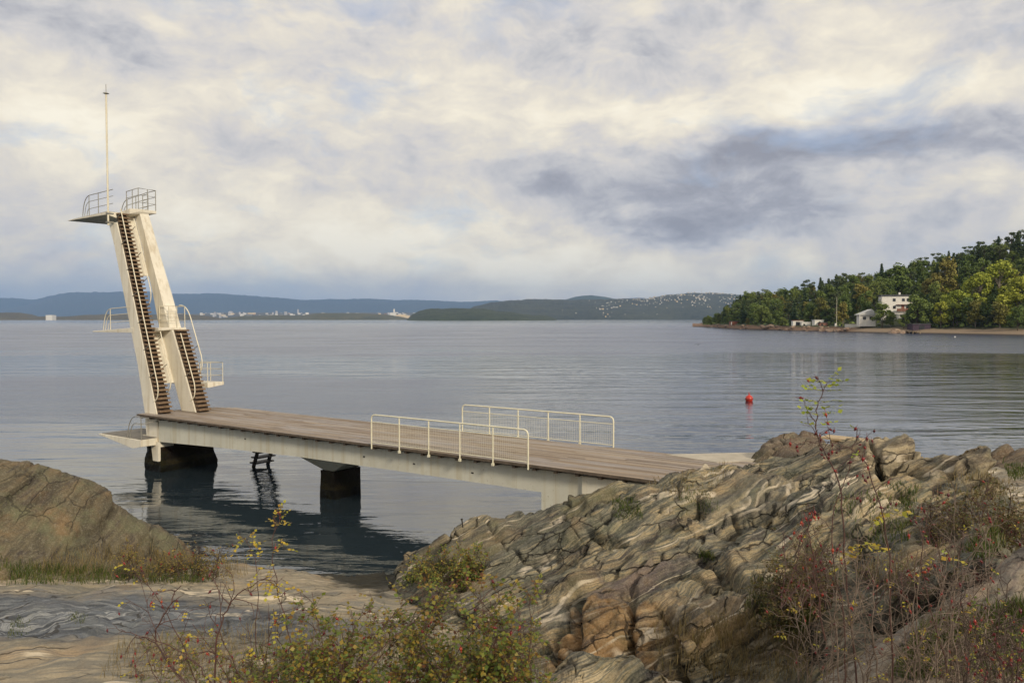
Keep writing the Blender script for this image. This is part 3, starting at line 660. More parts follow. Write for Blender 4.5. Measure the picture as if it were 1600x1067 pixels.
# second pass: small scale relief on the displaced surface, along its new normals
dr=np.gradient(TER,axis=0); da=np.gradient(TER,axis=1); N2=np.cross(da,dr); N2/=np.linalg.norm(N2,axis=2)[:,:,None]+1e-9
TA=TER.reshape(-1,3)[act]; L2=layer_coords(TA,ow); small=np.zeros(len(PnA)); small[act]=.014*ridged(L2*np.array([11,1.,4.])+3,3)+.007*fbm(TA*14,2)
TER=TER+N2*(small*np.where(owA==0,.35,1.)).reshape(shp)[:,:,None]
TZ=TER[:,:,2]
def ground_z(x,y):
    """height of the terrain under a point (nearest tessellation vertex)"""
    a=math.atan2(x,y); r=math.hypot(x,y); j=int(np.clip(np.searchsorted(az,a),0,shp[1]-1)); i=int(np.clip(np.searchsorted(rr,r),0,shp[0]-1))
    return float(TZ[i,j]),int(own[i,j])
def hit(px,py,dmin=3.,dmax=28):
    """first terrain point along the sight line through a picture point"""
    r=ray(px,py); a=math.atan2(r[0],r[1]); j=int(np.clip(np.searchsorted(az,a),0,shp[1]-1)); k=math.hypot(r[0],r[1])
    zz=H+r[2]/k*rr; w_=np.where((TZ[:,j]>zz)&(rr>dmin))[0]
    if len(w_)==0: return None
    i=w_[0]; return np.array([math.sin(a)*rr[i],math.cos(a)*rr[i],float(TZ[i,j])])
# ---- rock material
def region(t,co,c,half,ang,soft=.35,wn=None):
    q=co if wn is None else t.vadd(co,t.vadd(wn,1.2,'SCALE'))
    m=t.mapping(q,loc=tuple(float(x) for x in c),rot=(0,0,ang),scale=half,ty='TEXTURE'); n=t.n.new('ShaderNodeVectorMath'); n.operation='LENGTH'; t.l.new(m,n.inputs[0])
    return t.ramp(n.outputs[1],[(1-soft,1.),(1.,0.)])
def rock_mat(name,stops,vein=.5,lichen=.4,ochre=.5,bw=1.,dark=.35,lo=0,strike=47,dipd=38,rough=.85,regs=(),spk=1.,veg=.5,crk=.9,bd=.055,hairw=1.,rings=None):
    t=NT(name); co=t.coord()
    wn=t.vadd(t.noise(co,.42,3,.5,out=1),(.5,.5,.5),'SUBTRACT')
    q=t.vadd(co,t.vadd(wn,1.15,'SCALE')); wn2=t.vadd(t.noise(co,2.6,3,.55,out=1),(.5,.5,.5),'SUBTRACT'); q=t.vadd(q,t.vadd(wn2,.05,'SCALE'))
    # across-layer coordinate, matching the relief
    s_,c_=math.sin(R(strike)),math.cos(R(strike)); cd,sd_=math.cos(R(dipd)),math.sin(R(dipd))
    def dot(v):
        n=t.n.new('ShaderNodeVectorMath'); n.operation='DOT_PRODUCT'; t.l.new(q,n.inputs[0]); n.inputs[1].default_value=v; return n.outputs[1]
    a=dot((-s_*cd,c_*cd,sd_*1.5)); b=dot((c_,s_,0)); c=dot((s_*sd_,-c_*sd_,cd))
    cb=t.add('ShaderNodeCombineXYZ'); t.l.new(a,cb.inputs[0]); t.l.new(b,cb.inputs[1]); t.l.new(c,cb.inputs[2]); lc=cb.outputs[0]
    broad=t.noise(t.mapping(lc,scale=(1.5*bw,.13,.3)),1.,5,.62); thin=t.noise(t.mapping(lc,scale=(9*bw,.35,1.1)),1.,5,.62); hair=t.noise(t.mapping(lc,scale=(34*bw,1.0,4)),1.,3,.6)
    k=t.math('ADD',t.math('ADD',t.math('MULTIPLY',broad,.40),t.math('MULTIPLY',thin,.42)),t.math('MULTIPLY',hair,.18*hairw))
    col=t.ramp(k,[(p,c_) for p,c_ in stops])
    # ochre weathering patches
    op=t.noise(co,.75,5,.62,.4); of=t.math('MULTIPLY',t.ramp(op,[(.50,0.),(.66,1.)]),ochre)
    col=t.mix(t.math('MULTIPLY',of,t.ramp(thin,[(.3,.35),(.6,1.)])),col,(.30,.175,.075))
    for (c_r,half,ang,cA,cB,am) in regs:
        col=t.mix(t.math('MULTIPLY',region(t,co,c_r,half,ang,.4,wn2),am),col,t.mix(t.ramp(thin,[(.38,0.),(.6,1.)]),cA,cB))
    if rings:
        rm=t.mapping(t.vadd(q,t.vadd(wn2,.12,'SCALE')),loc=tuple(float(x) for x in rings[0]),rot=(0,0,.25),scale=(2.6,.75,1.),ty='TEXTURE'); rl=t.n.new('ShaderNodeVectorMath'); rl.operation='LENGTH'; t.l.new(rm,rl.inputs[0])
        wv=t.noise(t.mapping(rl.outputs[1],scale=(7,0,0)),1.,3,.5); rf=t.math('MULTIPLY',t.ramp(wv,[(.50,0.),(.54,1.),(.57,.2),(.62,.8),(.66,0.)]),t.ramp(t.math('MULTIPLY',rl.outputs[1],.5),[(.25,1.),(.75,0.)]))
        col=t.mix(t.math('MULTIPLY',rf,.8),col,(.38,.385,.38))
    # pale quartz veins following the layers
    vv=t.noise(t.mapping(lc,scale=(2.3*bw,.10,.25),loc=(4,2,1)),1.,3,.5); vf=t.math('MULTIPLY',t.ramp(t.math('ABSOLUTE',t.math('SUBTRACT',vv,.53)),[(.0,1.),(.007,1.),(.014,0.)]),vein)
    vf=t.math('MULTIPLY',vf,t.ramp(t.noise(co,1.1,3,.5),[(.42,0.),(.55,1.)]))
    col=t.mix(vf,col,(.58,.50,.38))
    # purple-black weathered streaks
    dk=t.noise(t.mapping(lc,scale=(4.2,.45,1.2),loc=(9,1,3)),1.,6,.68); df=t.math('MULTIPLY',t.ramp(dk,[(.52,0.),(.64,1.)]),dark)
    col=t.mix(df,col,(.045,.036,.036))
    # lichen speckle and moss tint
    li=t.noise(co,11,6,.72); lf=t.math('MULTIPLY',t.ramp(li,[(.53,0.),(.66,1.)]),lichen); col=t.mix(lf,col,(.36,.34,.25))
    gm=t.noise(co,1.7,5,.65); gf=t.math('MULTIPLY',t.ramp(gm,[(.50,0.),(.68,1.)]),veg); col=t.mix(gf,col,(.13,.135,.075))
    sp_=t.noise(co,38,4,.7); col=t.mix(t.ramp(sp_,[(.36,.55*spk),(.50,0.)]),col,(.05,.045,.035)); col=t.mix(t.ramp(sp_,[(.52,0.),(.68,.38*spk)]),col,(.46,.42,.34))
    # dark weed and wet band at the waterline
    sz=t.add('ShaderNodeSeparateXYZ'); t.l.new(co,sz.inputs[0]); wl=t.math('ADD',sz.outputs[2],t.math('MULTIPLY',t.math('SUBTRACT',gm,.5),.35))
    col=t.mix(t.ramp(wl,[(.06,.95),(.24,.85),(.34,0.)]),col,(.016,.015,.009))
    # joint lines: narrow dirt-filled cracks
    v1=t.add('ShaderNodeTexVoronoi',feature='DISTANCE_TO_EDGE'); t.l.new(t.vadd(t.mapping(lc,scale=(1.3,.55,.8)),t.vadd(wn2,.35,'SCALE')),v1.inputs['Vector']); v1.inputs['Scale'].default_value=1.5
    cr=t.ramp(v1.outputs[0],[(.0,1.),(.010,.9),(.026,0.)]); cr=t.math('MULTIPLY',cr,t.ramp(t.noise(co,.9,2),[(.45,0.),(.55,1.)]))
    col=t.mix(t.math('MULTIPLY',cr,crk),col,(.03,.026,.02))
    hh=t.math('ADD',t.math('ADD',t.math('MULTIPLY',thin,.55),t.math('MULTIPLY',hair,.25)),t.math('ADD',t.math('MULTIPLY',li,.3),t.math('MULTIPLY',sp_,.12)))
    hh=t.math('SUBTRACT',hh,t.math('MULTIPLY',cr,.5))
    M[name]=t.fin(col,rough,t.bump(hh,1.,bd),spec=.25); return M[name]
GREY=[(.22,(.045,.042,.042)),(.34,(.13,.125,.10)),(.42,(.20,.185,.13)),(.49,(.11,.11,.095)),(.54,(.30,.235,.14)),(.60,(.17,.16,.125)),(.68,(.40,.31,.19)),(.80,(.22,.18,.12))]
OR=[(PD(930,990,10.2),(1.25,1.0,.75),0,(.15,.085,.035),(.36,.22,.10),.9),(PD(1110,960,9.8),(1.1,.7,.5),.3,(.09,.075,.06),(.36,.25,.14),.75),(PD(1000,900,11.5),(1.5,.5,.5),.4,(.06,.045,.05),(.13,.10,.10),.7),
 (PD(1180,770,13.2),(1.7,.9,.6),.6,(.10,.10,.085),(.30,.25,.165),.6),(PD(900,770,15.2),(1.2,.9,.7),.5,(.085,.09,.055),(.24,.20,.11),.7),(PD(1400,705,13.9),(1.6,.7,.5),.2,(.22,.17,.105),(.48,.40,.27),.6),(PD(1520,730,12.2),(.8,.6,.5),0,(.22,.17,.10),(.42,.34,.22),.6),(PD(700,870,15),(1.6,1.2,.8),0,(.085,.08,.055),(.24,.19,.11),.65)]
GREY=[(.28,(.025,.023,.022)),(.37,(.085,.088,.075)),(.43,(.175,.165,.12)),(.475,(.055,.058,.052)),(.51,(.20,.185,.135)),(.535,(.36,.285,.165)),(.56,(.11,.115,.095)),(.60,(.55,.44,.27)),(.635,(.13,.13,.10)),(.74,(.33,.27,.17))]
rock_mat('rock_banded',GREY,.9,.14,.40,.62,.85,regs=OR,spk=.6,veg=.40)
rock_mat('rock_mound',[(.30,(.025,.021,.015)),(.42,(.085,.072,.046)),(.50,(.12,.10,.062)),(.56,(.065,.056,.038)),(.64,(.16,.13,.075)),(.8,(.10,.085,.052))],.06,.22,.40,.7,.8,strike=115,veg=.7,spk=.55,bd=.03,hairw=.5,crk=.6)
rock_mat('rock_slab',[(.30,(.10,.10,.095)),(.42,(.21,.19,.15)),(.47,(.32,.27,.19)),(.50,(.17,.165,.15)),(.54,(.36,.30,.21)),(.60,(.25,.22,.165)),(.66,(.42,.35,.25)),(.8,(.30,.27,.21))],1.,.06,.4,.8,.25,spk=.3,veg=.12,crk=.8,bd=.018,hairw=.35,rings=(PD(60,975,11.6),),rough=.7,strike=10,regs=[(PD(180,965,11.8),(5.4,1.9,1.6),.06,(.035,.042,.055),(.12,.135,.155),.95),(PD(420,905,15.5),(5.5,.8,1.),0,(.24,.20,.14),(.42,.36,.26),.6),(PD(0,905,14.2),(2.5,.6,1.),0,(.24,.20,.13),(.40,.33,.21),.6)])
rock_mat('rock_purple',[(.25,(.05,.04,.04)),(.40,(.13,.105,.10)),(.5,(.24,.21,.17)),(.58,(.11,.09,.09)),(.7,(.36,.31,.23)),(.85,(.2,.17,.13))],.8,.12,.25,1.5,.7,strike=52,spk=.5,veg=.3)
rock_mat('rock_brown',[(.25,(.05,.035,.03)),(.45,(.11,.08,.06)),(.6,(.15,.12,.085)),(.8,(.22,.17,.11))],.1,.3,.3,1.,.6)
MATN={'ground':'rock_slab','mound':'rock_mound','outcrop':'rock_banded','ledge':'rock_purple','far':'rock_brown','right':'rock_brown','boulder':'rock_banded'}
TXT={'ground':('rock_ground','flat bedrock sheet in the foreground with swirling grey, black and tan bands','ground','structure'),
 'mound':('rock_mound','large rounded brown lichened rock rising at the left edge above the water','rock',None),
 'outcrop':('rock_outcrop','broad banded rock outcrop with ochre faces carrying the landward end of the pier','rock',None),
 'ledge':('rock_ledge','slanting purple-grey layered rock ledge in the lower right corner behind the rose thicket','rock',None),
 'far':('shore_rock','dark domed rock at the waterline left of the bench plank','rock',None),
 'right':('shore_rock','low dark brown rock by the water at the right edge beyond the big outcrop','rock',None),
 'boulder':('boulder','pale rounded boulder top at the bottom centre below the orange rock face','rock',None)}
idx=np.arange(shp[0]*shp[1]).reshape(shp)
quads=np.stack([idx[:-1,:-1],idx[:-1,1:],idx[1:,1:],idx[1:,:-1]],2).reshape(-1,4)
qo=own[:-1,:-1].reshape(-1); VV=TER.reshape(-1,3)
qz=VV[quads][:,:,2].max(1)
for i,n in enumerate(NAMES):
    sel=quads[(qo==i)&(qz>-.6)]
    used,inv_=np.unique(sel,return_inverse=True); f=inv_.reshape(-1,4)[:,::-1]
    nm,lab,cat,kd=TXT[n]
    o=link(nm,npmesh(nm,VV[used],f),M[MATN[n]]); tag(o,lab,None if kd else cat,kind=kd)
    if not kd: o['category']=cat

# ================================================================== FAR SHORES
def fol_mat(name,cols,rough=.6,bs=.6):
    t=NT(name); rnd=t.n.new('ShaderNodeObjectInfo').outputs['Random']; isl=t.n.new('ShaderNodeNewGeometry').outputs['Random Per Island']
    co=t.coord(); n=t.noise(co,bs,4,.6)
    c=t.ramp(t.math('ADD',t.math('MULTIPLY',rnd,.55),t.math('ADD',t.math('MULTIPLY',isl,.25),t.math('MULTIPLY',n,.20))),[(i/(len(cols)-1),c_) for i,c_ in enumerate(cols)])
    M[name]=t.fin(c,rough,spec=.2); return M[name]
fol_mat('needle_dark',[(.042,.072,.032),(.070,.105,.042),(.11,.14,.056)])
fol_mat('needle_pine',[(.055,.085,.032),(.09,.12,.045),(.13,.145,.06)])
fol_mat('leaf_green',[(.085,.135,.036),(.14,.19,.046),(.21,.24,.06)])
fol_mat('leaf_lime',[(.21,.265,.04),(.32,.36,.05),(.40,.40,.06)])
fol_mat('leaf_olive',[(.13,.145,.036),(.21,.20,.05),(.28,.23,.06)])
simple('bark',(.05,.038,.028),(.10,.08,.06),3,.9,.4)
simple('bark_pale',(.22,.19,.15),(.12,.10,.08),3,.9,.4)
def leaf_cards(P_,size,rng,up=.0):
    """small irregular leaf-clump faces at the given points"""
    n=len(P_); a=rng.normal(size=(n,3)); a[:,2]*=(1-up); a/=np.linalg.norm(a,axis=1)[:,None]; b=rng.normal(size=(n,3)); b-=a*(a*b).sum(1)[:,None]; b/=np.linalg.norm(b,axis=1)[:,None]
    s=(size*rng.uniform(.55,1.3,n))[:,None]; c=P_
    v=np.stack([c-a*s-b*s*.45,c+a*s*.2-b*s*.7,c+a*s*1.1,c+b*s*.75],1).reshape(-1,3); f=np.arange(4*n).reshape(-1,4); return v,f
def taper(m,pts,r0,r1,n=7): m.tube(pts,list(np.linspace(r0,r1,len(pts))),n)
def make_tree(kind,h,seed,mat,bark):
    rng=np.random.default_rng(seed); root=empty(kind); pts=[]
    tr=MB(); lean=rng.normal(size=2)*.02*h
    tp=[np.array([lean[0]*t_**2,lean[1]*t_**2,h*t_*.93]) for t_ in np.linspace(-.02,1,7)]
    taper(tr,tp,h*.018+.06,.04)
    if kind=='spruce_tree':
        nl=int(h*2.1)
        for k in range(nl):
            t_=k/nl; z=h*(.08+.92*t_); rad=(1-t_)**.85*h*.19*rng.uniform(.8,1.2)+.15
            for j in range(int(5+8*(1-t_))):
                an=rng.uniform(0,2*PI); rr_=rad*rng.uniform(.75,1.15); m=int(6+10*rr_)
                q=rng.uniform(.1,1,m)**.7; x=np.stack([np.cos(an)*q*rr_,np.sin(an)*q*rr_,z-q*rr_*.32+.05*rr_*np.sin(q*3)],1)+rng.normal(size=(m,3))*.13; pts.append(x)
                if j%3==0 and rr_>.6: taper(tr,[np.array([0,0,z]),np.array([np.cos(an)*rr_*.8,np.sin(an)*rr_*.8,z-rr_*.24])],.05,.02,4)
        P_=np.vstack(pts); size=.26
    elif kind=='pine_tree':
        for k in range(16):
            t_=rng.uniform(.42,1); an=rng.uniform(0,2*PI); L=h*.21*math.sin(PI*min(1,(1.12-t_)*1.25))*rng.uniform(.5,1.2)+.3
            c=np.array([np.cos(an)*L,np.sin(an)*L,h*t_+L*.25]); taper(tr,[np.array([0,0,h*t_*.92]),c*np.array([.6,.6,1])-[0,0,.15],c],.07,.02,4)
            m=85; g=rng.normal(size=(m,3)); g/=np.linalg.norm(g,axis=1)[:,None]; pts.append(c+g*np.array([1,1,.6])*h*.105*rng.uniform(.75,1.15)*rng.uniform(.5,1.05,(m,1)))
        P_=np.vstack(pts); size=.30
    else:
        wide=.36 if kind=='broadleaf_tree' else .22
        nb=34
        for k in range(nb):
            t_=rng.uniform(.22,.97); an=rng.uniform(0,2*PI); env=math.sin(PI*min(1,max(.05,(t_-.10)/.95))**.8)
            L=h*wide*env*rng.uniform(.35,1.0); c=np.array([np.cos(an)*L,np.sin(an)*L,h*t_])
            taper(tr,[np.array([0,0,h*t_*.55]),c*np.array([.5,.5,.8]),c],.09,.02,4)
            m=110; g=rng.normal(size=(m,3)); g/=np.linalg.norm(g,axis=1)[:,None]; rad=h*.12*rng.uniform(.6,1.2)
            pts.append(c+g*np.array([1,1,.8])*rad*rng.uniform(.55,1.08,(m,1)))
        P_=np.vstack(pts); size=.34
    v,f=leaf_cards(P_,size*h/13,rng,.3)
    tr.build('trunk',bark,root); link('crown',npmesh('crown',v,f,False),mat,root)
    return root
def copy_thing(o,loc,rz,sc,label=None,group=None,mat=None):
    r=o.copy(); COL.objects.link(r); r.location=loc; r.rotation_euler=(0,0,rz); r.scale=(sc,sc,sc*random.uniform(.92,1.1))
    if label: r['label']=label
    if group: r['group']=group
    for ch in list(o.children):
        c=ch.copy(); COL.objects.link(c); c.parent=r
    return r
SHX=[1085,1100,1130,1150,1200,1240,1300,1350,1400,1450,1520,1600,1750,1950]
SHD=[560,545,470,440,400,372,345,322,308,300,285,265,240,215]
def dshore(px): return np.interp(px,SHX,SHD)
SKX=[1085,1100,1115,1130,1160,1200,1240,1255,1300,1340,1380,1400,1430,1480,1520,1560,1600,1700,1950]
SKY_=[503,493,482,474,465,458,451,446,438,428,420,421,409,396,385,375,366,350,340]
def hillz(px,off):
    off=np.asarray(off,float); top=np.maximum(0.,(498-np.interp(px,SKX,SKY_))*(dshore(px)+115)/1200.*1.0+H-15.)
    rk=sstep(1340,1310,np.asarray(px,float)); base=np.interp(off,[-14,-5,0,3,8,16,40],[-2.5,-.8,-.05,.7,1.5,2.3,3.2])+rk*np.interp(off,[-5,0,3,7,12],[0,.2,1.1,1.1,0])
    taper_=np.clip((px-1088)/40.,0,1)
    return base*(.35+.65*taper_)+top*sstep(8,115,off)*sstep(260,150,off)-6*sstep(170,280,off)
def hpt(px,off,dz=0):
    d=dshore(px)+off; a=(px-800)/1200.; return np.array([a*d,d,float(hillz(px,off))+dz])
pxs=np.linspace(1082,1950,330); offs=np.concatenate([np.linspace(-14,20,46),np.linspace(22,290,60)])
PX,OF=np.meshgrid(pxs,offs,indexing='ij'); D_=dshore(PX)+OF; vx=np.stack([(PX-800)/1200*D_,D_,hillz(PX,OF)],2).reshape(-1,3)
bx=sstep(1330,1350,PX).ravel(); vx[:,2]+=(fbm(vx*.12,4)*.55*np.clip(OF.ravel()*.1+.6,0,1.6)+ridged(vx*.3,3)*.35*(OF.ravel()<9))*np.where((PX.ravel()>1320)&(OF.ravel()<14),.25,1)
ii=np.arange(len(vx)).reshape(PX.shape); fq=np.stack([ii[:-1,:-1],ii[1:,:-1],ii[1:,1:],ii[:-1,1:]],2).reshape(-1,4)
t=NT('headland_ground'); co_=t.coord(); sx=t.add('ShaderNodeSeparateXYZ'); t.l.new(co_,sx.inputs[0]); n=t.noise(co_,.25,5,.65); n2=t.noise(co_,1.1,4,.6)
rockc=t.mix(n2,(.10,.055,.035),(.30,.19,.12)); sand=t.mix(n2,(.19,.14,.095),(.29,.22,.15)); veg=t.mix(n2,(.018,.028,.010),(.05,.06,.020))
isb=t.ramp(t.math('MULTIPLY',t.math('DIVIDE',sx.outputs[0],sx.outputs[1]),1.),[(.438,0.),(.452,1.)])
low=t.mix(isb,rockc,sand); zz=t.math('ADD',sx.outputs[2],t.math('MULTIPLY',t.math('SUBTRACT',n,.5),2.6))
c=t.mix(t.ramp(t.math('MULTIPLY',zz,.25),[(.42,0.),(.60,1.)]),low,veg); c=t.mix(t.ramp(t.math('MULTIPLY',sx.outputs[2],.5),[(.12,1.),(.30,0.)]),c,(.045,.035,.025))
hl=link('headland',npmesh('headland',vx,fq),t.fin(c,.95)); tag(hl,'wooded headland sloping down to red-brown shore rocks and a strip of beach','headland',kind='structure')
KINDS={}
for kd,spec in {'spruce':('spruce_tree',14,'needle_dark','bark'),'pine':('pine_tree',13,'needle_pine','bark'),'green':('broadleaf_tree',12,'leaf_green','bark'),
   'lime':('broadleaf_tree',11,'leaf_lime','bark_pale'),'olive':('birch_tree',13,'leaf_olive','bark_pale'),'birch':('birch_tree',14,'leaf_green','bark_pale')}.items():
    KINDS[kd]=[make_tree(spec[0],spec[1],100+i*7+len(kd),M[spec[2]],M[spec[3]]) for i in range(2 if kd in('lime','olive') else 3)]
WORD={'spruce':'dark pointed spruce','pine':'dull green pine','green':'rounded dark green tree','lime':'rounded yellow-green tree','olive':'slender olive-brown birch','birch':'tall mid-green birch'}
def zone(px,off):
    if px<1235: a='near the headland tip'
    elif px<1335: a='above the small boathouses'
    elif px<1420: a='around the white houses'
    elif px<1500: a='right of the tall white house'
    else: a='on the hill at the right edge'
    return a
USED={}
def plant(kd,px,off,h,lab=None,sink=.3):
    i=random.randrange(len(KINDS[kd])); src=KINDS[kd][i]; base={'spruce':14,'pine':13,'green':12,'lime':11,'olive':13,'birch':14}[kd]
    p=hpt(px,off,-sink); row='in the front row' if off<24 else ('halfway up the slope' if off<70 else 'on the skyline')
    label=lab or f'{WORD[kd]} {row} {zone(px,off)}'
    key=(kd,i)
    if key not in USED:
        USED[key]=1; o=src; o.location=p; o.rotation_euler=(0,0,random.uniform(0,6.28)); s_=h/base; o.scale=(s_,s_,s_)
        tag(o,label,'tree')
    else:
        o=copy_thing(src,p,random.uniform(0,6.28),h/base,label)
    o['category']='tree'
    if lab is None: o['group']=f'{kd} trees {row} {zone(px,off)}'
    elif 'group' in o: del o['group']
    return o
CLEAR=[(1334,1372,0,34),(1374,1424,0,52),(1298,1318,0,10),(1236,1296,0,11),(1128,1170,0,8),(1318,1368,0,16)]
rows=[(8,1.),(17,1.),(27,1.),(39,1.05),(53,1.1),(69,1.),(84,.92),(99,.85),(113,.72),(126,.9)]
for off,dn in rows:
    px=1098+random.uniform(0,14)
    while px<1660:
        o_=off+random.uniform(-4,4); d=dshore(px)+o_; step=(7.4 if px>1180 else 5.6)*dn*1200/d
        if px>1330 and off<12: px+=step; continue
        if not any(a<px<b and c0<=o_<c1 for a,b,c0,c1 in CLEAR) and not(px<1130 and off>60):
            if px<1335: kd=random.choices(['spruce','pine','green','birch','olive'],[2.2,3.5,4,3,1.8])[0] if off>14 else random.choices(['green','pine','olive','birch'],[4,1,1.5,1])[0]
            elif px<1450: kd=random.choices(['spruce','green','birch','olive','pine'],[1.6,4,3,1.8,1.5])[0]
            else: kd=random.choices(['spruce','pine','green'],[3,3.2,3])[0] if off>78 else random.choices(['green','lime','birch','olive','spruce'],[4.5,3.2,2.,1,.3])[0]
            hh=random.uniform(.8,1.15)*{'spruce':13.5,'pine':12,'green':10.5,'lime':10.5,'olive':11,'birch':12.5}[kd]
            if off<14: hh*=.5 if px<1340 else .8
            if px<1125: hh*=.55
            elif px<1150: hh*=.8
            plant(kd,px,o_,hh)
        px+=step*random.uniform(.8,1.25)
# single trees the eye picks out
plant('lime',1495,19,14,'bright yellow-green round tree low in front of the dark wood right of the house')
plant('lime',1470,15,10,'smaller yellow-green tree just left of the brightest yellow one')
plant('green',1433,13,14.5,'wide dark green tree between the white house and the yellow tree')
plant('green',1412,12,6.5,'low dark green tree in front of the terrace of the white house')
plant('green',1378,12,11,'dark green tree between the small white house and the tall one')
plant('birch',1391,14,7.5,'small birch hiding the lower left corner of the tall white house')
plant('olive',1347,42,16,'tall olive-gold birch behind the low white house')
plant('olive',1282,20,14,'olive-gold birch behind the white boathouse')
plant('birch',1405,62,19,'tall mid-green birch rising directly behind the white house')
plant('lime',1592,22,18,'large yellow-green tree cut by the right edge of the picture')
plant('lime',1560,45,19,'big light green tree halfway up the slope near the right edge')
plant('lime',1530,38,17,'broad light green tree left of the two biggest pale ones')
plant('olive',1478,50,19,'tall olive birch rising above the yellow trees')
plant('green',1520,16,12,'dark green tree at the back of the beach right of the yellow one')
plant('olive',1562,14,11,'olive-brown tree at the back of the beach near the right edge')
plant('green',1590,10,9,'low dark green tree on the beach at the right edge')

# undergrowth
rg=np.random.default_rng(77); Pq=[]
for k in range(9000):
    px=rg.uniform(1100,1700); of=rg.uniform(7,150)
    if px>1330 and of<14: continue
    if any(a<px<b and c0<=of<c1+2 for a,b,c0,c1 in CLEAR): continue
    Pq.append(hpt(px,of,rg.uniform(0,1.7 if of>18 else 1.0)))
v,f=leaf_cards(np.array(Pq),.75,rg,.2); o=link('undergrowth',npmesh('undergrowth',v,f,False),M['leaf_green']); tag(o,'bushy undergrowth between the trunks on the headland',kind='stuff')
# ---- houses on the headland
simple('white_wall',(.78,.77,.72),(.66,.64,.58),1.2,.8,.1); simple('roof_dark',(.05,.055,.065),(.08,.08,.09),2,.8); simple('roof_red',(.30,.11,.06),(.42,.18,.10),1.5,.8)
simple('window_glass',(.02,.022,.028),(.035,.037,.042),2,.15,.0); simple('red_brown',(.20,.07,.045),(.28,.11,.07),1.5,.85); simple('purple_boards',(.035,.022,.04),(.06,.04,.065),2,.85); simple('terrace_brown',(.16,.07,.05),(.24,.12,.08),2,.8); simple('roof_white',(.62,.62,.60),(.5,.5,.48),1,.7)
class Loc:
    """box helper in a rotated local frame"""
    def __init__(s,root,ang): s.r=root; s.a=ang; root.rotation_euler=(0,0,ang)
    def box(s,name,x0,x1,y0,y1,z0,z1,mat,parent=None):
        m=MB(); m.wbox(x0,x1,y0,y1,z0,z1); return m.build(name,M[mat],parent or s.r)
def win(L,x,z,w_,h_,y=-.0,face='front',par=None,bars=True):
    if face=='front': f=L.box('window',x,x+w_,y-.05,y+.02,z,z+h_,'white_wall',par); L.box('pane',x+.1,x+w_-.1,y-.08,y-.055,z+.1,z+h_-.1,'window_glass',f)
    else: f=L.box('window',y-.05,y+.02,x,x+w_,z,z+h_,'white_wall',par); L.box('pane',y-.08,y-.055,x+.1,x+w_-.1,z+.1,z+h_-.1,'window_glass',f)
d=345; b=np.array([(1377-800)/1200*d,d,5.6]); r=empty('house',b); L=Loc(r,R(-16)); tag(r,'tall white three-storey house with flat dark roof and balcony above the beach','house')
r.scale=(1.13,1.,1.13); L.box('wall',0,12.2,0,8,-4.5,9.3,'white_wall'); L.box('roof',-.4,12.7,-.5,8.4,9.303,9.75,'roof_dark'); L.box('chimney',6.6,7.3,3,3.7,9.76,10.7,'white_wall')
for x in (3.9,7.2,8.9,10.4): win(L,x,7.0,1.25,1.35)
for x in (4.0,8.7,10.4): win(L,x,4.1,1.25,1.35)
for x in (1.0,3.2,5.4): win(L,x,7.0,.9,1.3,0,'side'); win(L,x,4.1,.9,1.3,0,'side')
bl=L.box('balcony',5.3,11.0,-1.3,-.01,3.2,3.35,'terrace_brown'); L.box('rail',5.3,11.0,-1.34,-1.25,3.36,4.3,'terrace_brown',bl); L.box('awning',5.2,11.2,-1.2,-.012,5.75,5.9,'terrace_brown')
L.box('door',7.1,8.2,-.06,-.01,3.4,5.6,'red_brown')
L.box('terrace_wall',5.6,14.0,-4.5,-.015,-4.5,1.9,'white_wall'); L.box('terrace_roof',5.3,14.4,-5.0,-.018,1.903,2.15,'roof_white')
for x in (7.0,9.3,11.4): win(L,x,-.6,1.6,1.7,-4.5)
d=332; b=np.array([(1344-800)/1200*d,d,4.6]); r=empty('house',b); L=Loc(r,R(-12)); tag(r,'low white house with a pale gabled roof half hidden left of the tall one','house')
L.box('wall',0,6.2,0,7,-2.0,3.0,'white_wall')
m=MB(); m.prism([(-.8,-.7,2.9),(6.9,-.7,2.9),(6.9,-.7,3.1),(4.6,-.7,5.4),(-.8,-.7,3.1)],[(-.8,7.6,2.9),(6.9,7.6,2.9),(6.9,7.6,3.1),(4.6,7.6,5.4),(-.8,7.6,3.1)]); m.build('roof',M['roof_white'],r)
for x in (.9,3.6): win(L,x,.8,1.5,1.5)
L.box('porch_post',-.5,-.25,-.5,-.25,-2,2.89,'white_wall')
d=398; b=np.array([(1431-800)/1200*d,d,16.5]); r=empty('house',b); L=Loc(r,R(10)); tag(r,'house among trees up the slope showing only its red-brown roof','house')
L.box('wall',0.3,9,0,6,-6,1.2,'white_wall'); m=MB(); m.prism([(-.8,-.8,.6),(9.8,-.8,2.6),(9.8,-.8,2.85),(-.8,-.8,.85)],[(-.8,7,2.2),(9.8,7,4.2),(9.8,7,4.45),(-.8,7,2.45)]); m.build('roof',M['roof_red'],r); L.box('chimney',8.4,9.,3,3.6,3.3,5.0,'white_wall')
for x in (1.5,4.6): win(L,x,-1.0,1.6,1.2)
def shed(px,off,w_,h_,dp,ang,wallm,roofm,label,opening=None,name='boathouse'):
    p=hpt(px,off); p[2]=max(p[2],.9)-.1; r=empty(name,p); L=Loc(r,R(ang)); tag(r,label,name)
    L.box('wall',0,w_,0,dp,-1,h_,wallm); L.box('roof',-.2,w_+.2,-.25,dp+.2,h_+.003,h_+.22,roofm)
    if opening:
        for (x0,x1,z0,z1,mt) in opening: L.box('door',x0,x1,-.06,-.005,z0,z1,mt)
    return r
shed(1239,4.5,5.0,3.0,4,-8,'white_wall','red_brown','white boathouse with a dark open doorway on the rocky shore',[(1.3,3.2,.1,2.5,'window_glass')])  # open doorway is a dark panel, the shade inside put into its colour
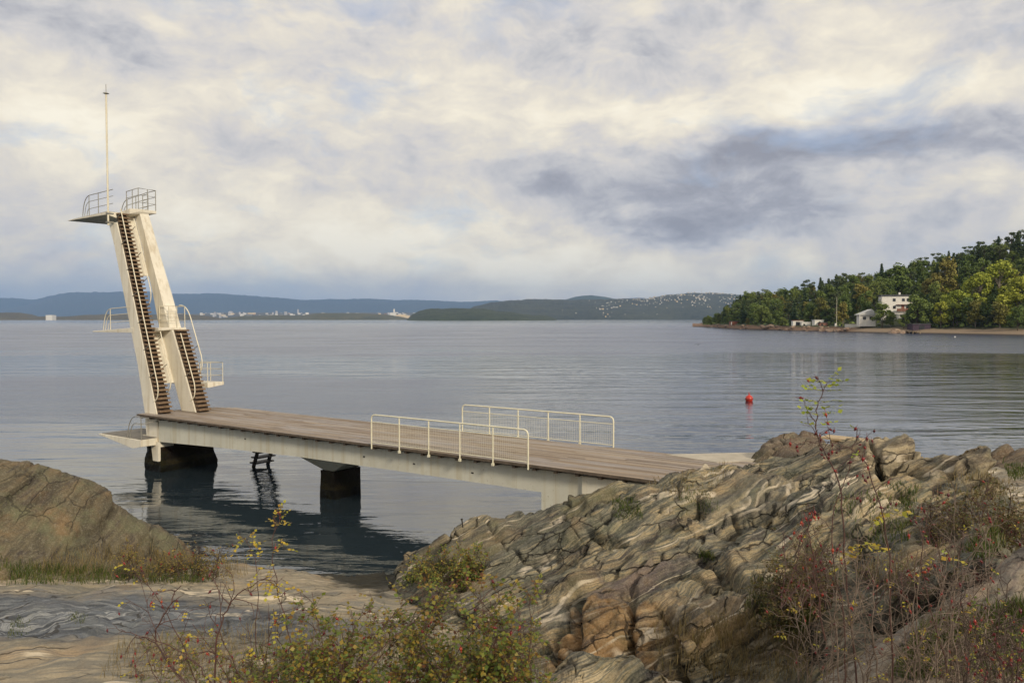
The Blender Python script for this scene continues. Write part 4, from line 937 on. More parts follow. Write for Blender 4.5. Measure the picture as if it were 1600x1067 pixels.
shed(1252.5,5.5,4.2,2.1,3.5,-8,'white_wall','roof_white','low pale shed leaning against the white boathouse',[(.8,1.5,.4,1.4,'window_glass')],'shed')
shed(1273,7,4.2,2.9,3.5,0,'white_wall','roof_white','small white hut with a dark door right of the open boathouse',[(1.9,2.7,.2,2.2,'window_glass')],'hut')
shed(1281,8.5,3.6,1.8,3,0,'terrace_brown','roof_dark','low grey-brown lean-to beside the small white hut',[(.6,1.5,.2,1.3,'window_glass')],'shed')
shed(1141,3.5,8.5,2.6,4,-6,'red_brown','roof_dark','dark roofed red-brown boathouse near the tip of the headland',[(.3,1.0,.2,2.2,'white_wall'),(4.2,6.8,.7,1.6,'white_wall')])
shed(1426,6,7.0,2.6,5,-4,'purple_boards','roof_dark','dark purple boathouse at the back of the beach under the trees',[(2.5,4.6,.1,2.1,'window_glass')])
r=empty('jetty',hpt(1424,-2)); tag(r,'short grey jetty on legs in front of the dark boathouse','jetty'); L=Loc(r,0); r.location.z=0
L.box('platform',0,3.4,-1,5,.95,1.1,'joist_wood')
for x in (.2,3.0):
    for y in (-.8,2): L.box('leg',x,x+.15,y,y+.15,-1.2,.948,'pale_wood')
r=empty('garden_wall',hpt(1320,7)); L=Loc(r,R(-13)); tag(r,'long white garden wall behind the beach left of the houses','wall'); L.box('panel',0,7.2,0,.3,-1,1.35,'white_wall'); L.box('panel',7.203,12.4,0,.3,-1,1.5,'white_wall')
r=empty('sea_wall',hpt(1166,2.5)); L=Loc(r,R(-15)); tag(r,'low brown retaining wall along the shore right of the red boathouse','wall'); L.box('panel',0,8.5,0,.4,-1,.95,'terrace_brown')
p=hpt(1307,9); m=MB(); m.tube([(0,0,-.5),(0,0,13.5)],[.11,.06],8); r=m.build('flagpole',M['white_pipe']); r.location=p; tag(r,'bare white flagpole standing by the shore left of the white houses','flagpole')
p=hpt(1306,5); 
mb=MB(); 
for k in range(3): mb.wbox(-.5+k*.35,-.2+k*.35,-.3,.3,0,1.7-.5*abs(k-1)*k)
r=mb.build('stone_marker',M['white_wall']); r.location=p; tag(r,'small group of white painted stones at the foot of the flagpole','stones')

# loose boulders along the rocky part of the shore
rg=np.random.default_rng(5); protos=[]
for i in range(3):
    mb=MB(); n_,m_=14,9; vs=[]
    for a_ in range(m_+1):
        for b_ in range(n_): th=PI*a_/m_; vs.append((math.sin(th)*math.cos(2*PI*b_/n_),math.sin(th)*math.sin(2*PI*b_/n_),math.cos(th)*.62))
    A_=np.array(vs); A_*= (1+.28*fbm(A_*1.3+i*9,3)+.12*ridged(A_*2.5+i,2))[:,None]
    mb.add(A_,[(a_*n_+b_,(a_+1)*n_+b_,(a_+1)*n_+(b_+1)%n_,a_*n_+(b_+1)%n_) for a_ in range(m_) for b_ in range(n_)],False); protos.append(mb)
simple('shore_stone',(.20,.13,.09),(.34,.26,.19),.9,.9,.5,.2)
first=[None]*3
for k in range(46):
    px=rg.uniform(1112,1325) if k<38 else rg.uniform(1395,1420); i=k%3; p=hpt(px,rg.uniform(-1.5,4.)); 
    if first[i] is None: o=protos[i].build('boulder',M['shore_stone']); first[i]=o
    else: o=first[i].copy(); COL.objects.link(o)
    s_=rg.uniform(.5,1.7); o.location=(p[0],p[1],max(p[2],0)+.1*s_); o.scale=(s_*1.3,s_,s_*.9); o.rotation_euler=(0,0,rg.uniform(0,6)); tag(o,'brown boulder among the loose stones along the shore of the wooded headland','boulder','boulders along the headland shore')
# ---- distant land
def hill(name,label,prof,d,depth,col1,col2,rough=1.,slope=.0,seed=0,fine=18.,dens=1.6):
    xs=np.array([p[0] for p in prof]); ys=np.array([p[1] for p in prof]); n=int((xs[-1]-xs[0])*dens); px=np.linspace(xs[0],xs[-1],n); m=34
    tt=np.linspace(0,1.35,m); PXX,T=np.meshgrid(px,tt,indexing='ij')
    top=np.maximum((498-np.interp(px,xs,ys)),0)[:,None]*(d+depth)/1200.+H*.6
    prof_=np.where(T<=1,np.sin(np.clip(T,0,1)*PI/2)**.8,1-(T-1)*1.5)
    D_=d+T*depth; Zz=top*prof_; v=np.stack([(PXX-800)/1200*D_,D_,Zz-4*(T==0)],2).reshape(-1,3)
    e=np.clip(np.minimum(PXX-xs[0],xs[-1]-PXX)/8.,0,1).ravel()
    v[:,2]+=((fbm(v/(fine*18)+seed,4)*fine*.9+np.abs(fbm(v/(fine*2.2)+seed,2))*fine*.42)*rough*np.clip(T.ravel()*2.2,0,1)*e)
    i=np.arange(len(v)).reshape(PXX.shape); f=np.stack([i[:-1,:-1],i[1:,:-1],i[1:,1:],i[:-1,1:]],2).reshape(-1,4)
    t=NT(name+'_cover'); co=t.coord(); a=t.noise(co,1/(fine*2.),5,.65); b=t.noise(co,1/(fine*14.),4,.6)
    c=t.mix(t.ramp(t.math('ADD',t.math('MULTIPLY',a,.55),t.math('MULTIPLY',b,.45)),[(.38,0.),(.62,1.)]),col1,col2)
    o=link(name,npmesh(name,v,f),t.fin(c,.95,t.bump(a,1.,fine*.35))); tag(o,label,'hill',kind='structure')
    def at(px_,tq):
        j=int(np.clip((px_-xs[0])*dens,0,n-1)); k=int(np.clip(tq/1.35*(m-1),0,m-1)); return v.reshape(n,m,3)[j,k]
    return at
hill('blue_mountain','long blue mountain ridge far behind the tower',[(-300,480),(-150,470),(0,484),(40,476),(75,464),(110,457),(150,455),(200,456),(260,459),(320,458),(370,459),(410,463),(470,470),(560,471),(650,470),(700,473),(760,470),(830,474),(900,480)],14000,2600,(.020,.032,.030),(.045,.055,.040),.8,seed=3,fine=60.)
hill('far_ridge','fainter blue ridge at the far left and behind the mountain',[(-400,462),(-100,464),(0,465),(60,468),(300,468),(600,468),(800,474),(900,468),(1000,466),(1100,474)],15600,900,(.02,.032,.03),(.04,.05,.04),.6,seed=13,fine=60.)
hill('low_shore','low brown wooded shore along the horizon left of the tower',[(-200,486),(0,488),(30,487.5),(50,491),(60,494.5),(100,494),(140,491.5),(170,490),(230,491),(300,490.5),(330,494),(345,496.5)],3600,500,(.05,.045,.022),(.12,.10,.05),.45,seed=5,fine=9.)
hill('low_shore','low wooded island strip below the distant city',[(345,497),(380,493),(430,492),(470,492.5),(500,488.5),(560,489),(600,490.5),(625,494),(640,497)],3900,450,(.035,.045,.02),(.11,.10,.045),.4,seed=7,fine=8.)
hill('wooded_island','dark green wooded island in the middle of the horizon',[(636,497.5),(645,492),(655,486),(672,482),(700,480.5),(735,481),(755,480.5),(775,484),(800,486),(820,490),(850,494),(870,497.5)],2700,330,(.016,.028,.014),(.045,.060,.026),.8,seed=9,fine=9.)
hill('teal_hill','small teal hill peeping over the ridge right of centre',[(860,474),(885,467),(900,463),(925,461),(945,463),(970,468),(1000,472),(1080,469),(1200,470)],8200,900,(.03,.05,.03),(.05,.075,.045),.5,seed=15,fine=25.)
hat=hill('settled_hill','long dark wooded hill dotted with white houses on the right horizon',[(720,490),(740,480),(770,472),(800,470),(840,469),(870,470),(920,470),(960,468),(1010,467),(1040,462),(1080,459.5),(1120,459),(1180,462),(1260,466),(1400,470),(1600,474)],4300,1500,(.012,.020,.014),(.060,.066,.034),1.,seed=11,fine=14.)
# houses dotted over the settled hill
def small_house(name,w_,dp,h_,wm,rm,roof=True):
    m=MB(); m.wbox(-w_/2,w_/2,-dp/2,dp/2,-4,h_,0)
    if roof: m.prism([(-w_/2-.5,-dp/2-.5,h_+.02),(w_/2+.5,-dp/2-.5,h_+.02),(0,-dp/2-.5,h_+w_*.32)][::-1],[(-w_/2-.5,dp/2+.5,h_+.02),(w_/2+.5,dp/2+.5,h_+.02),(0,dp/2+.5,h_+w_*.32)][::-1],1)
    else: m.wbox(-w_/2-.3,w_/2+.3,-dp/2-.3,dp/2+.3,h_+.02,h_+.8,1)
    return m.build(name,[M[wm],M[rm]])
simple('cream_wall',(.80,.66,.42),(.62,.50,.34),.3,.8,0); simple('brown_wall',(.32,.20,.13),(.2,.14,.1),.3,.8,0); simple('grey_wall',(.55,.55,.55),(.42,.43,.45),.2,.8,0)
hs=[small_house('small_house',9,11,6,'white_wall','roof_dark'),small_house('small_house',12,10,7,'white_wall','roof_red'),small_house('small_house',11,9,6,'cream_wall','roof_dark'),small_house('small_house',16,10,8,'cream_wall','roof_red',False)]
HL=['distant white house with dark roof among the trees of the settled hill','distant white house with red roof among the trees of the settled hill','distant cream house with dark roof among the trees of the settled hill','distant cream flat-roofed block among the trees of the settled hill']
HG=['white dark-roofed houses on the far hill','white red-roofed houses on the far hill','cream houses on the far hill','cream blocks on the far hill']
used=[0]*4; cnt=0
while cnt<290:
    px=random.triangular(850,1190,1110); tq=random.betavariate(2.2,1.3) if px>960 else random.betavariate(1.3,3)
    if px<940 and random.random()<.55: continue
    if tq<.08: tq=.05
    p=hat(px,tq*.96); k=random.choices(range(4),[7,1.5,2,1])[0]
    if not used[k]: o=hs[k]; used[k]=1
    else: o=hs[k].copy(); COL.objects.link(o)
    o.location=(p[0]+random.uniform(-4,4),p[1]-6,p[2]+1.5); o.rotation_euler=(0,0,random.uniform(-.9,.9)); s_=random.choice([.25,.32,.4,.45,.55,.68]); o.scale=(s_,s_,s_*random.uniform(.8,1.15)); tag(o,HL[k],'house',HG[k]); cnt+=1
# distant city: pale blocks, each its own building
bs=[small_house('city_building',40,30,22,'white_wall','grey_wall',False),small_house('city_building',26,26,40,'grey_wall','roof_dark',False),small_house('city_building',60,30,16,'cream_wall','grey_wall',False),small_house('city_building',34,24,14,'brown_wall','roof_red',False)]
BLB=['low white block in the distant city across the fjord','taller grey block in the distant city across the fjord','long cream block in the distant city across the fjord','red-brown block in the distant city across the fjord']
BG=['white city blocks','grey city blocks','cream city blocks','red-brown city blocks']; used=[0]*4
for n_ in range(240):
    px=random.choice([random.gauss(370,22),random.gauss(430,25),random.uniform(300,640),random.gauss(530,40),random.gauss(620,18),random.gauss(340,12)]); px=min(max(px,262),648)
    k=random.choices(range(4),[5,1.6,3,1.2 if px<560 else 4])[0]; d=random.uniform(6300,9000)
    if not used[k]: o=bs[k]; used[k]=1
    else: o=bs[k].copy(); COL.objects.link(o)
    yb=random.uniform(488.5,494.5); o.location=((px-800)/1200*d,d,H+(498-yb)*d/1200-10); o.rotation_euler=(0,0,random.uniform(-.4,.4)); s_=random.uniform(.28,.75); o.scale=(s_,s_,s_); tag(o,BLB[k],'building',BG[k])
# gentle land the city stands on
hill('city_land','gentle built-up land under the distant city',[(220,497),(260,493),(320,489.5),(380,488),(440,489),(520,488.5),(600,488.5),(650,489),(700,492)],6200,3000,(.05,.055,.045),(.12,.11,.09),.25,seed=21,fine=18.)
def tower_(px,y0,w_,d,mat,label,name,cat,yb=495):
    m=MB(); h_=(yb-y0)*d/1200; m.wbox(-w_/2,w_/2,-w_/2,w_/2,-15,h_*.93); o=m.build(name,M[mat]); m=MB(); m.wbox(-w_*.32,w_*.32,-w_*.32,w_*.32,h_*.93+.01,h_); m.build('top_storey',M['grey_wall'],o)
    o.location=((px-800)/1200*d,d,H+(498-yb)*d/1200); tag(o,label,cat); return o
tower_(616,482,9,5200,'white_wall','slim white silo tower in front of the harbour buildings left of the island','tower','tower',496)
tower_(614.5,488,40,5150,'white_wall','broad white harbour building at the foot of the slim tower','harbour_building','building',497)
tower_(627,491,60,5100,'cream_wall','cream harbour hall at the waterline left of the wooded island','harbour_building','building',497.3)
tower_(636,492.5,38,5050,'cream_wall','smaller cream harbour shed beside the wooded island','harbour_building','building',497.3)
tower_(466,483,14,8000,'grey_wall','thin grey tower block standing above the distant city','tower_block','building')
tower_(361,486,30,7000,'grey_wall','wide grey tower block at the left of the distant city','tower_block','building')
tower_(80,492,30,3500,'white_wall','lone white building on the low shore at the far left','building','building',495.5)
m=MB(); m.tube([(0,0,-10),(0,0,52)],[2.,.8],6); o=m.build('radio_mast',M['grey_wall']); p=hat(1096,1.); o.location=p; tag(o,'thin radio mast on top of the settled hill on the right','mast')
# ---- the air
t=NT('haze_air'); t.n.remove(t.bsdf); pvn=t.n.new('ShaderNodeVolumePrincipled'); pvn.inputs['Color'].default_value=(.36,.58,1.,1); pvn.inputs['Density'].default_value=6.0e-5; pvn.inputs['Anisotropy'].default_value=.0
t.l.new(pvn.outputs[0],t.out.inputs['Volume'])
m=MB(); m.wbox(-15900,15900,-400,17200,-4.,720.); o=m.build('haze',t.mat); tag(o,kind='stuff'); o['label']='pale blue air haze over the fjord'

# ================================================================== SMALL THINGS
path=MB(); a=[PZ(1040,709.5,2.215),PZ(1150,707,2.215),PZ(1215,706,2.215),PZ(1250,716,2.215),PZ(1120,722,2.215)]
a=[np.array([p[0],p[1],2.215]) for p in a]; b=[p-np.array([0,0,.25]) for p in a]; path.prism(b,a)
o=path.build('path',simple('pale_concrete',(.50,.45,.36),(.38,.34,.27),2.5,.85)); tag(o,'pale concrete landing where the pier deck meets the rock',kind='structure')
# plank bench on the rock
A=PD(1288,680.5,18.3); B=PD(1421,690.5,17.0); B[2]=A[2]; dirv=(B-A); ln=np.linalg.norm(dirv); ang=math.atan2(dirv[1],dirv[0])
r=empty('bench',(A+B)/2); r.rotation_euler=(0,0,ang); tag(r,'pale yellow plank bench lying low on the rock by the water','bench')
m=MB()
for k in range(4): m.wbox(-ln/2,ln/2,-.24+k*.125,-.125+k*.125,-.045,0)
m.build('seat',M['pale_wood'],r)
for x in (-ln*.36,ln*.33): m=MB(); m.wbox(x-.05,x+.05,-.2,.2,-.5,-.047); m.build('leg',M['pale_wood'],r)
# buoys
def sphere(r_,n=20,m_=12,sz=1.,top=0):
    mb=MB(); vs=[(0,0,-r_*sz)]; 
    for i in range(1,m_):
        th=PI*i/m_
        for k in range(n): vs.append((r_*math.sin(th)*math.cos(2*PI*k/n),r_*math.sin(th)*math.sin(2*PI*k/n),-r_*sz*math.cos(th)))
    vs.append((0,0,r_*sz)); fs=[(0,1+(k+1)%n,1+k) for k in range(n)]
    for i in range(m_-2):
        for k in range(n): fs.append((1+i*n+k,1+i*n+(k+1)%n,1+(i+1)*n+(k+1)%n,1+(i+1)*n+k))
    L0=1+(m_-2)*n; fs+=[(L0+k,L0+(k+1)%n,len(vs)-1) for k in range(n)]; mb.add(vs,fs,True); return mb
d=54.; p=PZ(1170.5,626.5,0); r=empty('buoy',(p[0],p[1],.16)); tag(r,'round red mooring buoy floating on the open water','buoy')
sphere(.27,24,14,1.0).build('float',M['red_plastic'],r)
m=MB(); m.tube([(0,0,.255),(0,0,.36)],[.05,.04],10); m.tube([(.0+.06*math.cos(q*PI/8),0,.40+.06*math.sin(q*PI/8)) for q in range(17)],.014,6); m.build('ring',M['red_plastic'],r)
m=MB(); m.tube([(.283*math.cos(q*PI/12),.283*math.sin(q*PI/12),-.01) for q in range(25)],.016,6); m.build('band',M['dark_iron'],r)
p=PZ(1492,527,0); r=sphere(.25,12,8,1.).build('buoy',M['white_wall']); r.location=(p[0],p[1],.1); tag(r,'tiny white buoy close to the far beach','buoy')
# gull
p=PD(1091,538.5,95); r=empty('gull',p); tag(r,'small dark gull flying low over the water in front of the headland','bird')
vs=[];fs=[]
prof=[(-.20,.004),(-.14,.03),(-.05,.055),(.05,.055),(.12,.035),(.15,.03),(.18,.028),(.21,.006)]
m=MB(); m.tube([(0,y,.0+.02*(y>.1)) for y,_ in prof],[q for _,q in prof],8)
for s in (-1,1):
    st=[(0.03,.02,.10,.03),(.18,.12,.09,.05),(.34,.10,.07,.04),(.50,.02,.012,.0)]
    up=[(s*x,ch*.5+sw,z+.012) for x,z,ch,sw in st]; dn=[(s*x,-ch*.7+sw,z) for x,z,ch,sw in st]; dn2=[(s*x,-ch*.7+sw,z-.008) for x,z,ch,sw in st]; up2=[(s*x,ch*.5+sw,z) for x,z,ch,sw in st]
    V_=[]; 
    for a_,b_,c_,d_ in zip(up,dn,dn2,up2): V_+=[a_,b_,c_,d_]
    F_=[]
    for i in range(3):
        for k in range(4): F_.append((i*4+k,i*4+(k+1)%4,(i+1)*4+(k+1)%4,(i+1)*4+k))
    m.add(V_,F_+[(3,2,1,0),(12,13,14,15)])
o=m.build('body',simple('gull_dark',(.10,.10,.11),(.05,.05,.055),8,.8),r); r.rotation_euler=(.1,.15,R(160))
# iron pin in the rock
h_=hit(724,824) 
if h_ is not None:
    m=MB(); m.tube([h_+[0,0,-.1],h_+[-.03,0,.16]],.014,8); m.tube([h_+[-.03,0,.15],h_+[-.035,0,.175]],.024,8); o=m.build('iron_pin',M['dark_iron']); tag(o,'short dark iron pin sticking out of the rock by the water','pin')

# ================================================================== PLANTS
def leafmat(name,cols,tr=.35):
    t=NT(name); isl=t.n.new('ShaderNodeNewGeometry').outputs['Random Per Island']; co=t.coord(); n=t.noise(co,2.2,3,.6)
    c=t.ramp(t.math('ADD',t.math('MULTIPLY',isl,.7),t.math('MULTIPLY',n,.3)),[(i/(len(cols)-1),q) for i,q in enumerate(cols)])
    t.fin(c,.5,spec=.3); trn=t.n.new('ShaderNodeBsdfTranslucent'); t.l.new(c,trn.inputs[0]); mx=t.n.new('ShaderNodeMixShader'); mx.inputs[0].default_value=tr
    t.l.new(t.bsdf.outputs[0],mx.inputs[1]); t.l.new(trn.outputs[0],mx.inputs[2]); t.l.new(mx.outputs[0],t.out.inputs['Surface']); M[name]=t.mat; return t.mat
leafmat('rose_green',[(.05,.08,.022),(.10,.145,.03),(.15,.19,.035),(.22,.22,.045),(.36,.27,.05),(.15,.06,.028),(.26,.13,.04)])
leafmat('rose_yellow',[(.30,.34,.05),(.48,.44,.06),(.55,.40,.06),(.40,.20,.05)])
leafmat('rose_lime',[(.25,.34,.05),(.38,.44,.07),(.46,.46,.07)])
leafmat('rose_rust',[(.16,.10,.03),(.30,.20,.05),(.12,.12,.03),(.34,.26,.06),(.22,.09,.04)])
leafmat('rose_brown',[(.10,.08,.03),(.16,.12,.04),(.08,.10,.03),(.20,.08,.04)])
leafmat('grass_green',[(.03,.055,.012),(.06,.095,.02),(.12,.14,.035),(.22,.18,.07)],.3)
leafmat('grass_dry',[(.10,.085,.035),(.20,.16,.07),(.32,.25,.12),(.12,.07,.035)],.3)
simple('stem_red',(.10,.045,.035),(.055,.03,.025),25,.6,.2,.002); simple('stem_grey',(.22,.17,.13),(.09,.06,.045),25,.7,.2,.002); simple('stem_dark',(.045,.028,.022),(.08,.05,.035),25,.7,.2,.002)
t=NT('hip_skin'); rnd=t.n.new('ShaderNodeObjectInfo').outputs['Random']; M['hip']=t.fin(t.ramp(rnd,[(0,(.07,.006,.008)),(.5,(.14,.009,.010)),(.85,(.24,.018,.012)),(1,(.32,.05,.015))]),.3)
hm=MB(); hs_=sphere(.0075,8,6,1.25); hm.add(hs_.v,hs_.f,True); hm.tube([(0,0,-.009),(0,0,-.015)],[.0025,.0045],5); hm.tube([(0,0,.009),(0,0,.03)],.0011,4)
HIP=bpy.data.meshes.new('rose_hip'); HIP.from_pydata(hm.v,[],hm.f); HIP.polygons.foreach_set('use_smooth',[True]*len(HIP.polygons)); HIP.materials.append(M['hip'])
def rot_perp(d,ang,az_):
    d=d/np.linalg.norm(d); x=np.cross(d,[0,0,1.] if abs(d[2])<.9 else [1.,0,0]); x/=np.linalg.norm(x); y=np.cross(d,x)
    return d*math.cos(ang)+(x*math.cos(az_)+y*math.sin(az_))*math.sin(ang)
class Bush:
    def __init__(s,name,label,cat,base,stem,leaf,leaf_size=.022,seed=1,hipscale=1.):
        s.root=empty(name,base); tag(s.root,label,cat); s.base=np.array(base,float); s.st=MB(); s.L=[]; s.H=[]; s.rng=np.random.default_rng(seed); s.ms,s.ml=stem,leaf; s.ls=leaf_size; s.hs=hipscale
    def leaf(s,p,d,k=5,size=None):
        rg=s.rng; sz=(size or s.ls)*rg.uniform(.7,1.25); d=d/np.linalg.norm(d); side=np.cross(d,[0,0,1.]); side/=np.linalg.norm(side)+1e-6
        droop=np.array([0,0,-.35]); L=sz*3.2; s.st.tube([p,p+d*L*.5+droop*L*.125,p+d*L+droop*L*.5],[.0014,.0011,.0007],3,cap=False)
        for i in range(k):
            t_=(i//2+1)/(k//2+1); q=p+d*L*t_+droop*L*t_*t_*.5; sgn=0 if i==k-1 else (1 if i%2 else -1)
            dr=d if sgn==0 else d*.45+side*sgn*.9
            dr=dr+rg.normal(size=3)*.22+droop*.4; dr/=np.linalg.norm(dr); sd=np.cross(dr,rg.normal(size=3)*.5+[0,0,1.]); sd/=np.linalg.norm(sd)+1e-6
            s.L.append([q,q+dr*sz*.45+sd*sz*.42,q+dr*sz,q+dr*sz*.45-sd*sz*.42])
    def twig(s,p,d,L,r,depth,leafp,hipp):
        rg=s.rng; n=4; pts=[p]; q=p.copy(); dd=d/np.linalg.norm(d)
        for i in range(n):
            dd=dd+rg.normal(size=3)*.18+np.array([0,0,.03 if depth>1 else -.05]); dd/=np.linalg.norm(dd); q=q+dd*L/n; pts.append(q.copy())
            if rg.random()<leafp: s.leaf(q,rot_perp(dd,rg.uniform(.6,1.3),rg.uniform(0,6.3)),5 if rg.random()<.7 else 7)
            if depth>0 and rg.random()<.62: s.twig(q,rot_perp(dd,rg.uniform(.5,1.1),rg.uniform(0,6.3)),L*rg.uniform(.35,.7),r*.7,depth-1,leafp,hipp)
        s.st.tube(pts,list(np.linspace(r,r*.45,len(pts))),4,cap=False)
        if rg.random()<hipp: s.H.append((q,dd))
    def cane(s,pts,r=.005,twigs=9,tl=.22,depth=1,leafp=.2,hipp=.4,start=.25):
        """pts: control points; smooth, jittered cane with side twigs"""
        rg=s.rng; P_=np.array(pts,float); n=max(10,len(P_)*5); ts=np.linspace(0,1,len(P_)); tt=np.linspace(0,1,n)
        if len(P_)>2:   # Catmull-Rom
            Q=np.vstack([2*P_[0]-P_[1],P_,2*P_[-1]-P_[-2]]); C=[]
            for x in tt:
                f=x*(len(P_)-1); i=min(int(f),len(P_)-2); u=f-i; a,b,c,d=Q[i],Q[i+1],Q[i+2],Q[i+3]
                C.append(.5*((2*b)+(-a+c)*u+(2*a-5*b+4*c-d)*u*u+(-a+3*b-3*c+d)*u**3))
            C=np.array(C)
        else: C=P_[0]+(P_[1]-P_[0])*tt[:,None]
        C[1:]+=rg.normal(size=(n-1,3))*.006
        s.st.tube(list(C),list(np.linspace(r,r*.4,n)),6,cap=False)
        # thorns
        for i in range(int(n*1.5)):
            j=rg.integers(1,n-1); d=rot_perp(C[j+1-0]-C[j] if j<n-1 else C[j]-C[j-1],1.35,rg.uniform(0,6.3)); s.st.tube([C[j],C[j]+d*(r+.008)],[.0022,.0005],3,cap=False)
        for k in range(twigs):
            x=start+(1-start)*(k+rg.random())/twigs; j=min(int(x*(n-1)),n-2); d=C[j+1]-C[j]
            s.twig(C[j],rot_perp(d,rg.uniform(.5,1.15),rg.uniform(0,6.3)),tl*rg.uniform(.5,1.2)*(1.25-x*.6),r*.55,depth,leafp,hipp)
        return C
    def fill(s,n,tips,base_px,d,bd,**kw):
        """n canes from bases below to tips spread over a region of the view at its real distance"""
        rg=s.rng
        for i in range(n):
            tx=rg.uniform(tips[0],tips[1]); ty=tips[2]+(tips[3]-tips[2])*rg.random()**.8; dt=d+rg.uniform(-bd,bd)
            bx=base_px[0]+(base_px[1]-base_px[0])*np.clip((tx-tips[0])/(tips[1]-tips[0]+1)+rg.normal()*.18,0,1)
            T=PD(tx,ty,dt); B=PD(bx,base_px[2],d+rg.uniform(-bd,bd)*.6); Mi=(T*.45+B*.55)+np.array([rg.normal()*.07,rg.normal()*.06,.10*rg.random()*np.linalg.norm(T-B)])
            s.cane([B,Mi,T],**kw)
    def done(s,maxhips=100):
        s.st.v=[tuple(np.array(v)-s.base) for v in s.st.v]
        s.st.build('stems',M[s.ms],s.root)
        if s.L:
            v=np.array(s.L).reshape(-1,3)-s.base; link('foliage',npmesh('foliage',v,np.arange(len(v)).reshape(-1,4),False),M[s.ml],s.root)
        s.rng.shuffle(s.H); 
        for p,d in s.H[:maxhips]:
            o=bpy.data.objects.new('rose_hip',HIP); COL.objects.link(o); o.parent=s.root; o.location=p-s.base+np.array([0,0,-.012]); o.rotation_euler=(PI+s.rng.normal()*.7,s.rng.normal()*.7,0) if False else (s.rng.normal()*.6,s.rng.normal()*.6,0); k=s.hs*s.rng.uniform(.8,1.2); o.scale=(k,k,k)
        return s.root
rose='rose_bush'
# 1 bare bush lower left
b=Bush(rose,'sparse thorny rose bush with few yellow leaves on the banded rock at the lower left','bush',PD(400,1150,5.2),'stem_red','rose_yellow',.025,3)
b.fill(9,(190,500,850,1010),(330,470,1130),5.4,.35,r=.0042,twigs=8,tl=.24,depth=1,leafp=.05,hipp=.26)
b.cane([PD(470,1100,5.1),PD(452,1000,5.15),PD(436,930,5.2),PD(424,850,5.2),PD(440,812,5.2)],.0045,7,.14,1,.28,.12,.35)
b.cane([PD(300,1080,5.3),PD(243,1000,5.4),PD(262,950,5.4),PD(280,914,5.4)],.007,5,.2,1,.04,.25)
b.cane([PD(330,1120,5.0),PD(336,1020,5.0),PD(350,960,5.0),PD(372,930,5.0),PD(420,900,5.0)],.007,8,.25,1,.04,.3)
b.cane([PD(350,1100,5.2),PD(300,1030,5.2),PD(240,1000,5.2),PD(190,985,5.25)],.005,8,.2,1,.04,.3)
b.cane([PD(400,1010,5.2),PD(400,880,5.2),PD(372,830,5.2)],.003,4,.1,0,.75,.1,.5)
b.done(70)
# 2 leafy bush bottom centre
b=Bush(rose,'dense green and yellow rose bush full of dark red hips at the bottom centre','bush',PD(630,1180,4.9),'stem_red','rose_green',.029,5,1.15)
b.fill(34,(450,830,895,1060),(440,840,1140),5.0,.45,r=.004,twigs=11,tl=.22,depth=1,leafp=.28,hipp=.25)
b.fill(14,(400,850,985,1075),(400,850,1140),4.8,.3,r=.004,twigs=11,tl=.18,depth=1,leafp=.32,hipp=.22)
b.cane([PD(640,1120,4.6),PD(560,1060,4.6),PD(600,1010,4.6),PD(655,965,4.6)],.005,5,.16,1,.1,.3)
b.done(100)
b=Bush(rose,'low tangled rose bush with small green leaves left of the dense one','bush',PD(380,1170,5.6),'stem_grey','rose_green',.016,15,1.)
b.fill(22,(230,480,975,1070),(240,480,1130),5.6,.4,r=.0035,twigs=10,tl=.2,depth=1,leafp=.40,hipp=.08)
b.done(40)
# 3 yellowing bush at the foot of the round rock
b=Bush(rose,'yellow and red leaved rose bush in the grass at the foot of the round rock','bush',PD(260,910,14.6),'stem_dark','rose_rust',.032,7,2.2)
b.fill(16,(185,345,848,900),(200,330,908),14.6,.6,r=.008,twigs=8,tl=.35,depth=1,leafp=.30,hipp=.3)
b.done(50)
# 4 tall shoots right of centre
b=Bush(rose,'tall arching rose shoots with a lime green leafy tip standing above the right rock','bush',PD(1330,1120,5.4),'stem_red','rose_lime',.022,9,1.15)
b.cane([PD(1345,1120,5.4),PD(1322,900,5.4),PD(1312,760,5.4),PD(1280,690,5.4),PD(1276,640,5.4),PD(1294,598,5.4)],.0065,4,.18,1,.02,.6,.45)
for q,(x,y) in enumerate([(1294,598),(1288,612),(1282,630),(1280,648),(1277,664),(1280,606),(1276,640)]):
    for s_ in (-1,1):
        b.leaf(PD(x,y,5.4),np.array([s_*1.,.2*(q%3-1),.35]),7,.040)
b.leaf(PD(1294,598,5.4),np.array([.5,0,.8]),7,.036)
b.cane([PD(1395,1100,5.3),PD(1392,900,5.3),PD(1375,790,5.3),PD(1345,715,5.3),PD(1300,690,5.3),PD(1262,694,5.3)],.0055,12,.2,1,.02,.75,.35)
b.cane([PD(1320,1100,5.2),PD(1318,980,5.2),PD(1300,830,5.2),PD(1325,735,5.2),PD(1338,668,5.2)],.0045,11,.2,1,.03,.7,.35)
b.cane([PD(1290,1000,5.3),PD(1268,860,5.3),PD(1262,800,5.3)],.006,7,.16,1,.02,.6,.35)
b.cane([PD(1480,1050,5.2),PD(1440,880,5.2),PD(1460,760,5.2)],.004,8,.2,1,.02,.6,.35)
b.done(100)
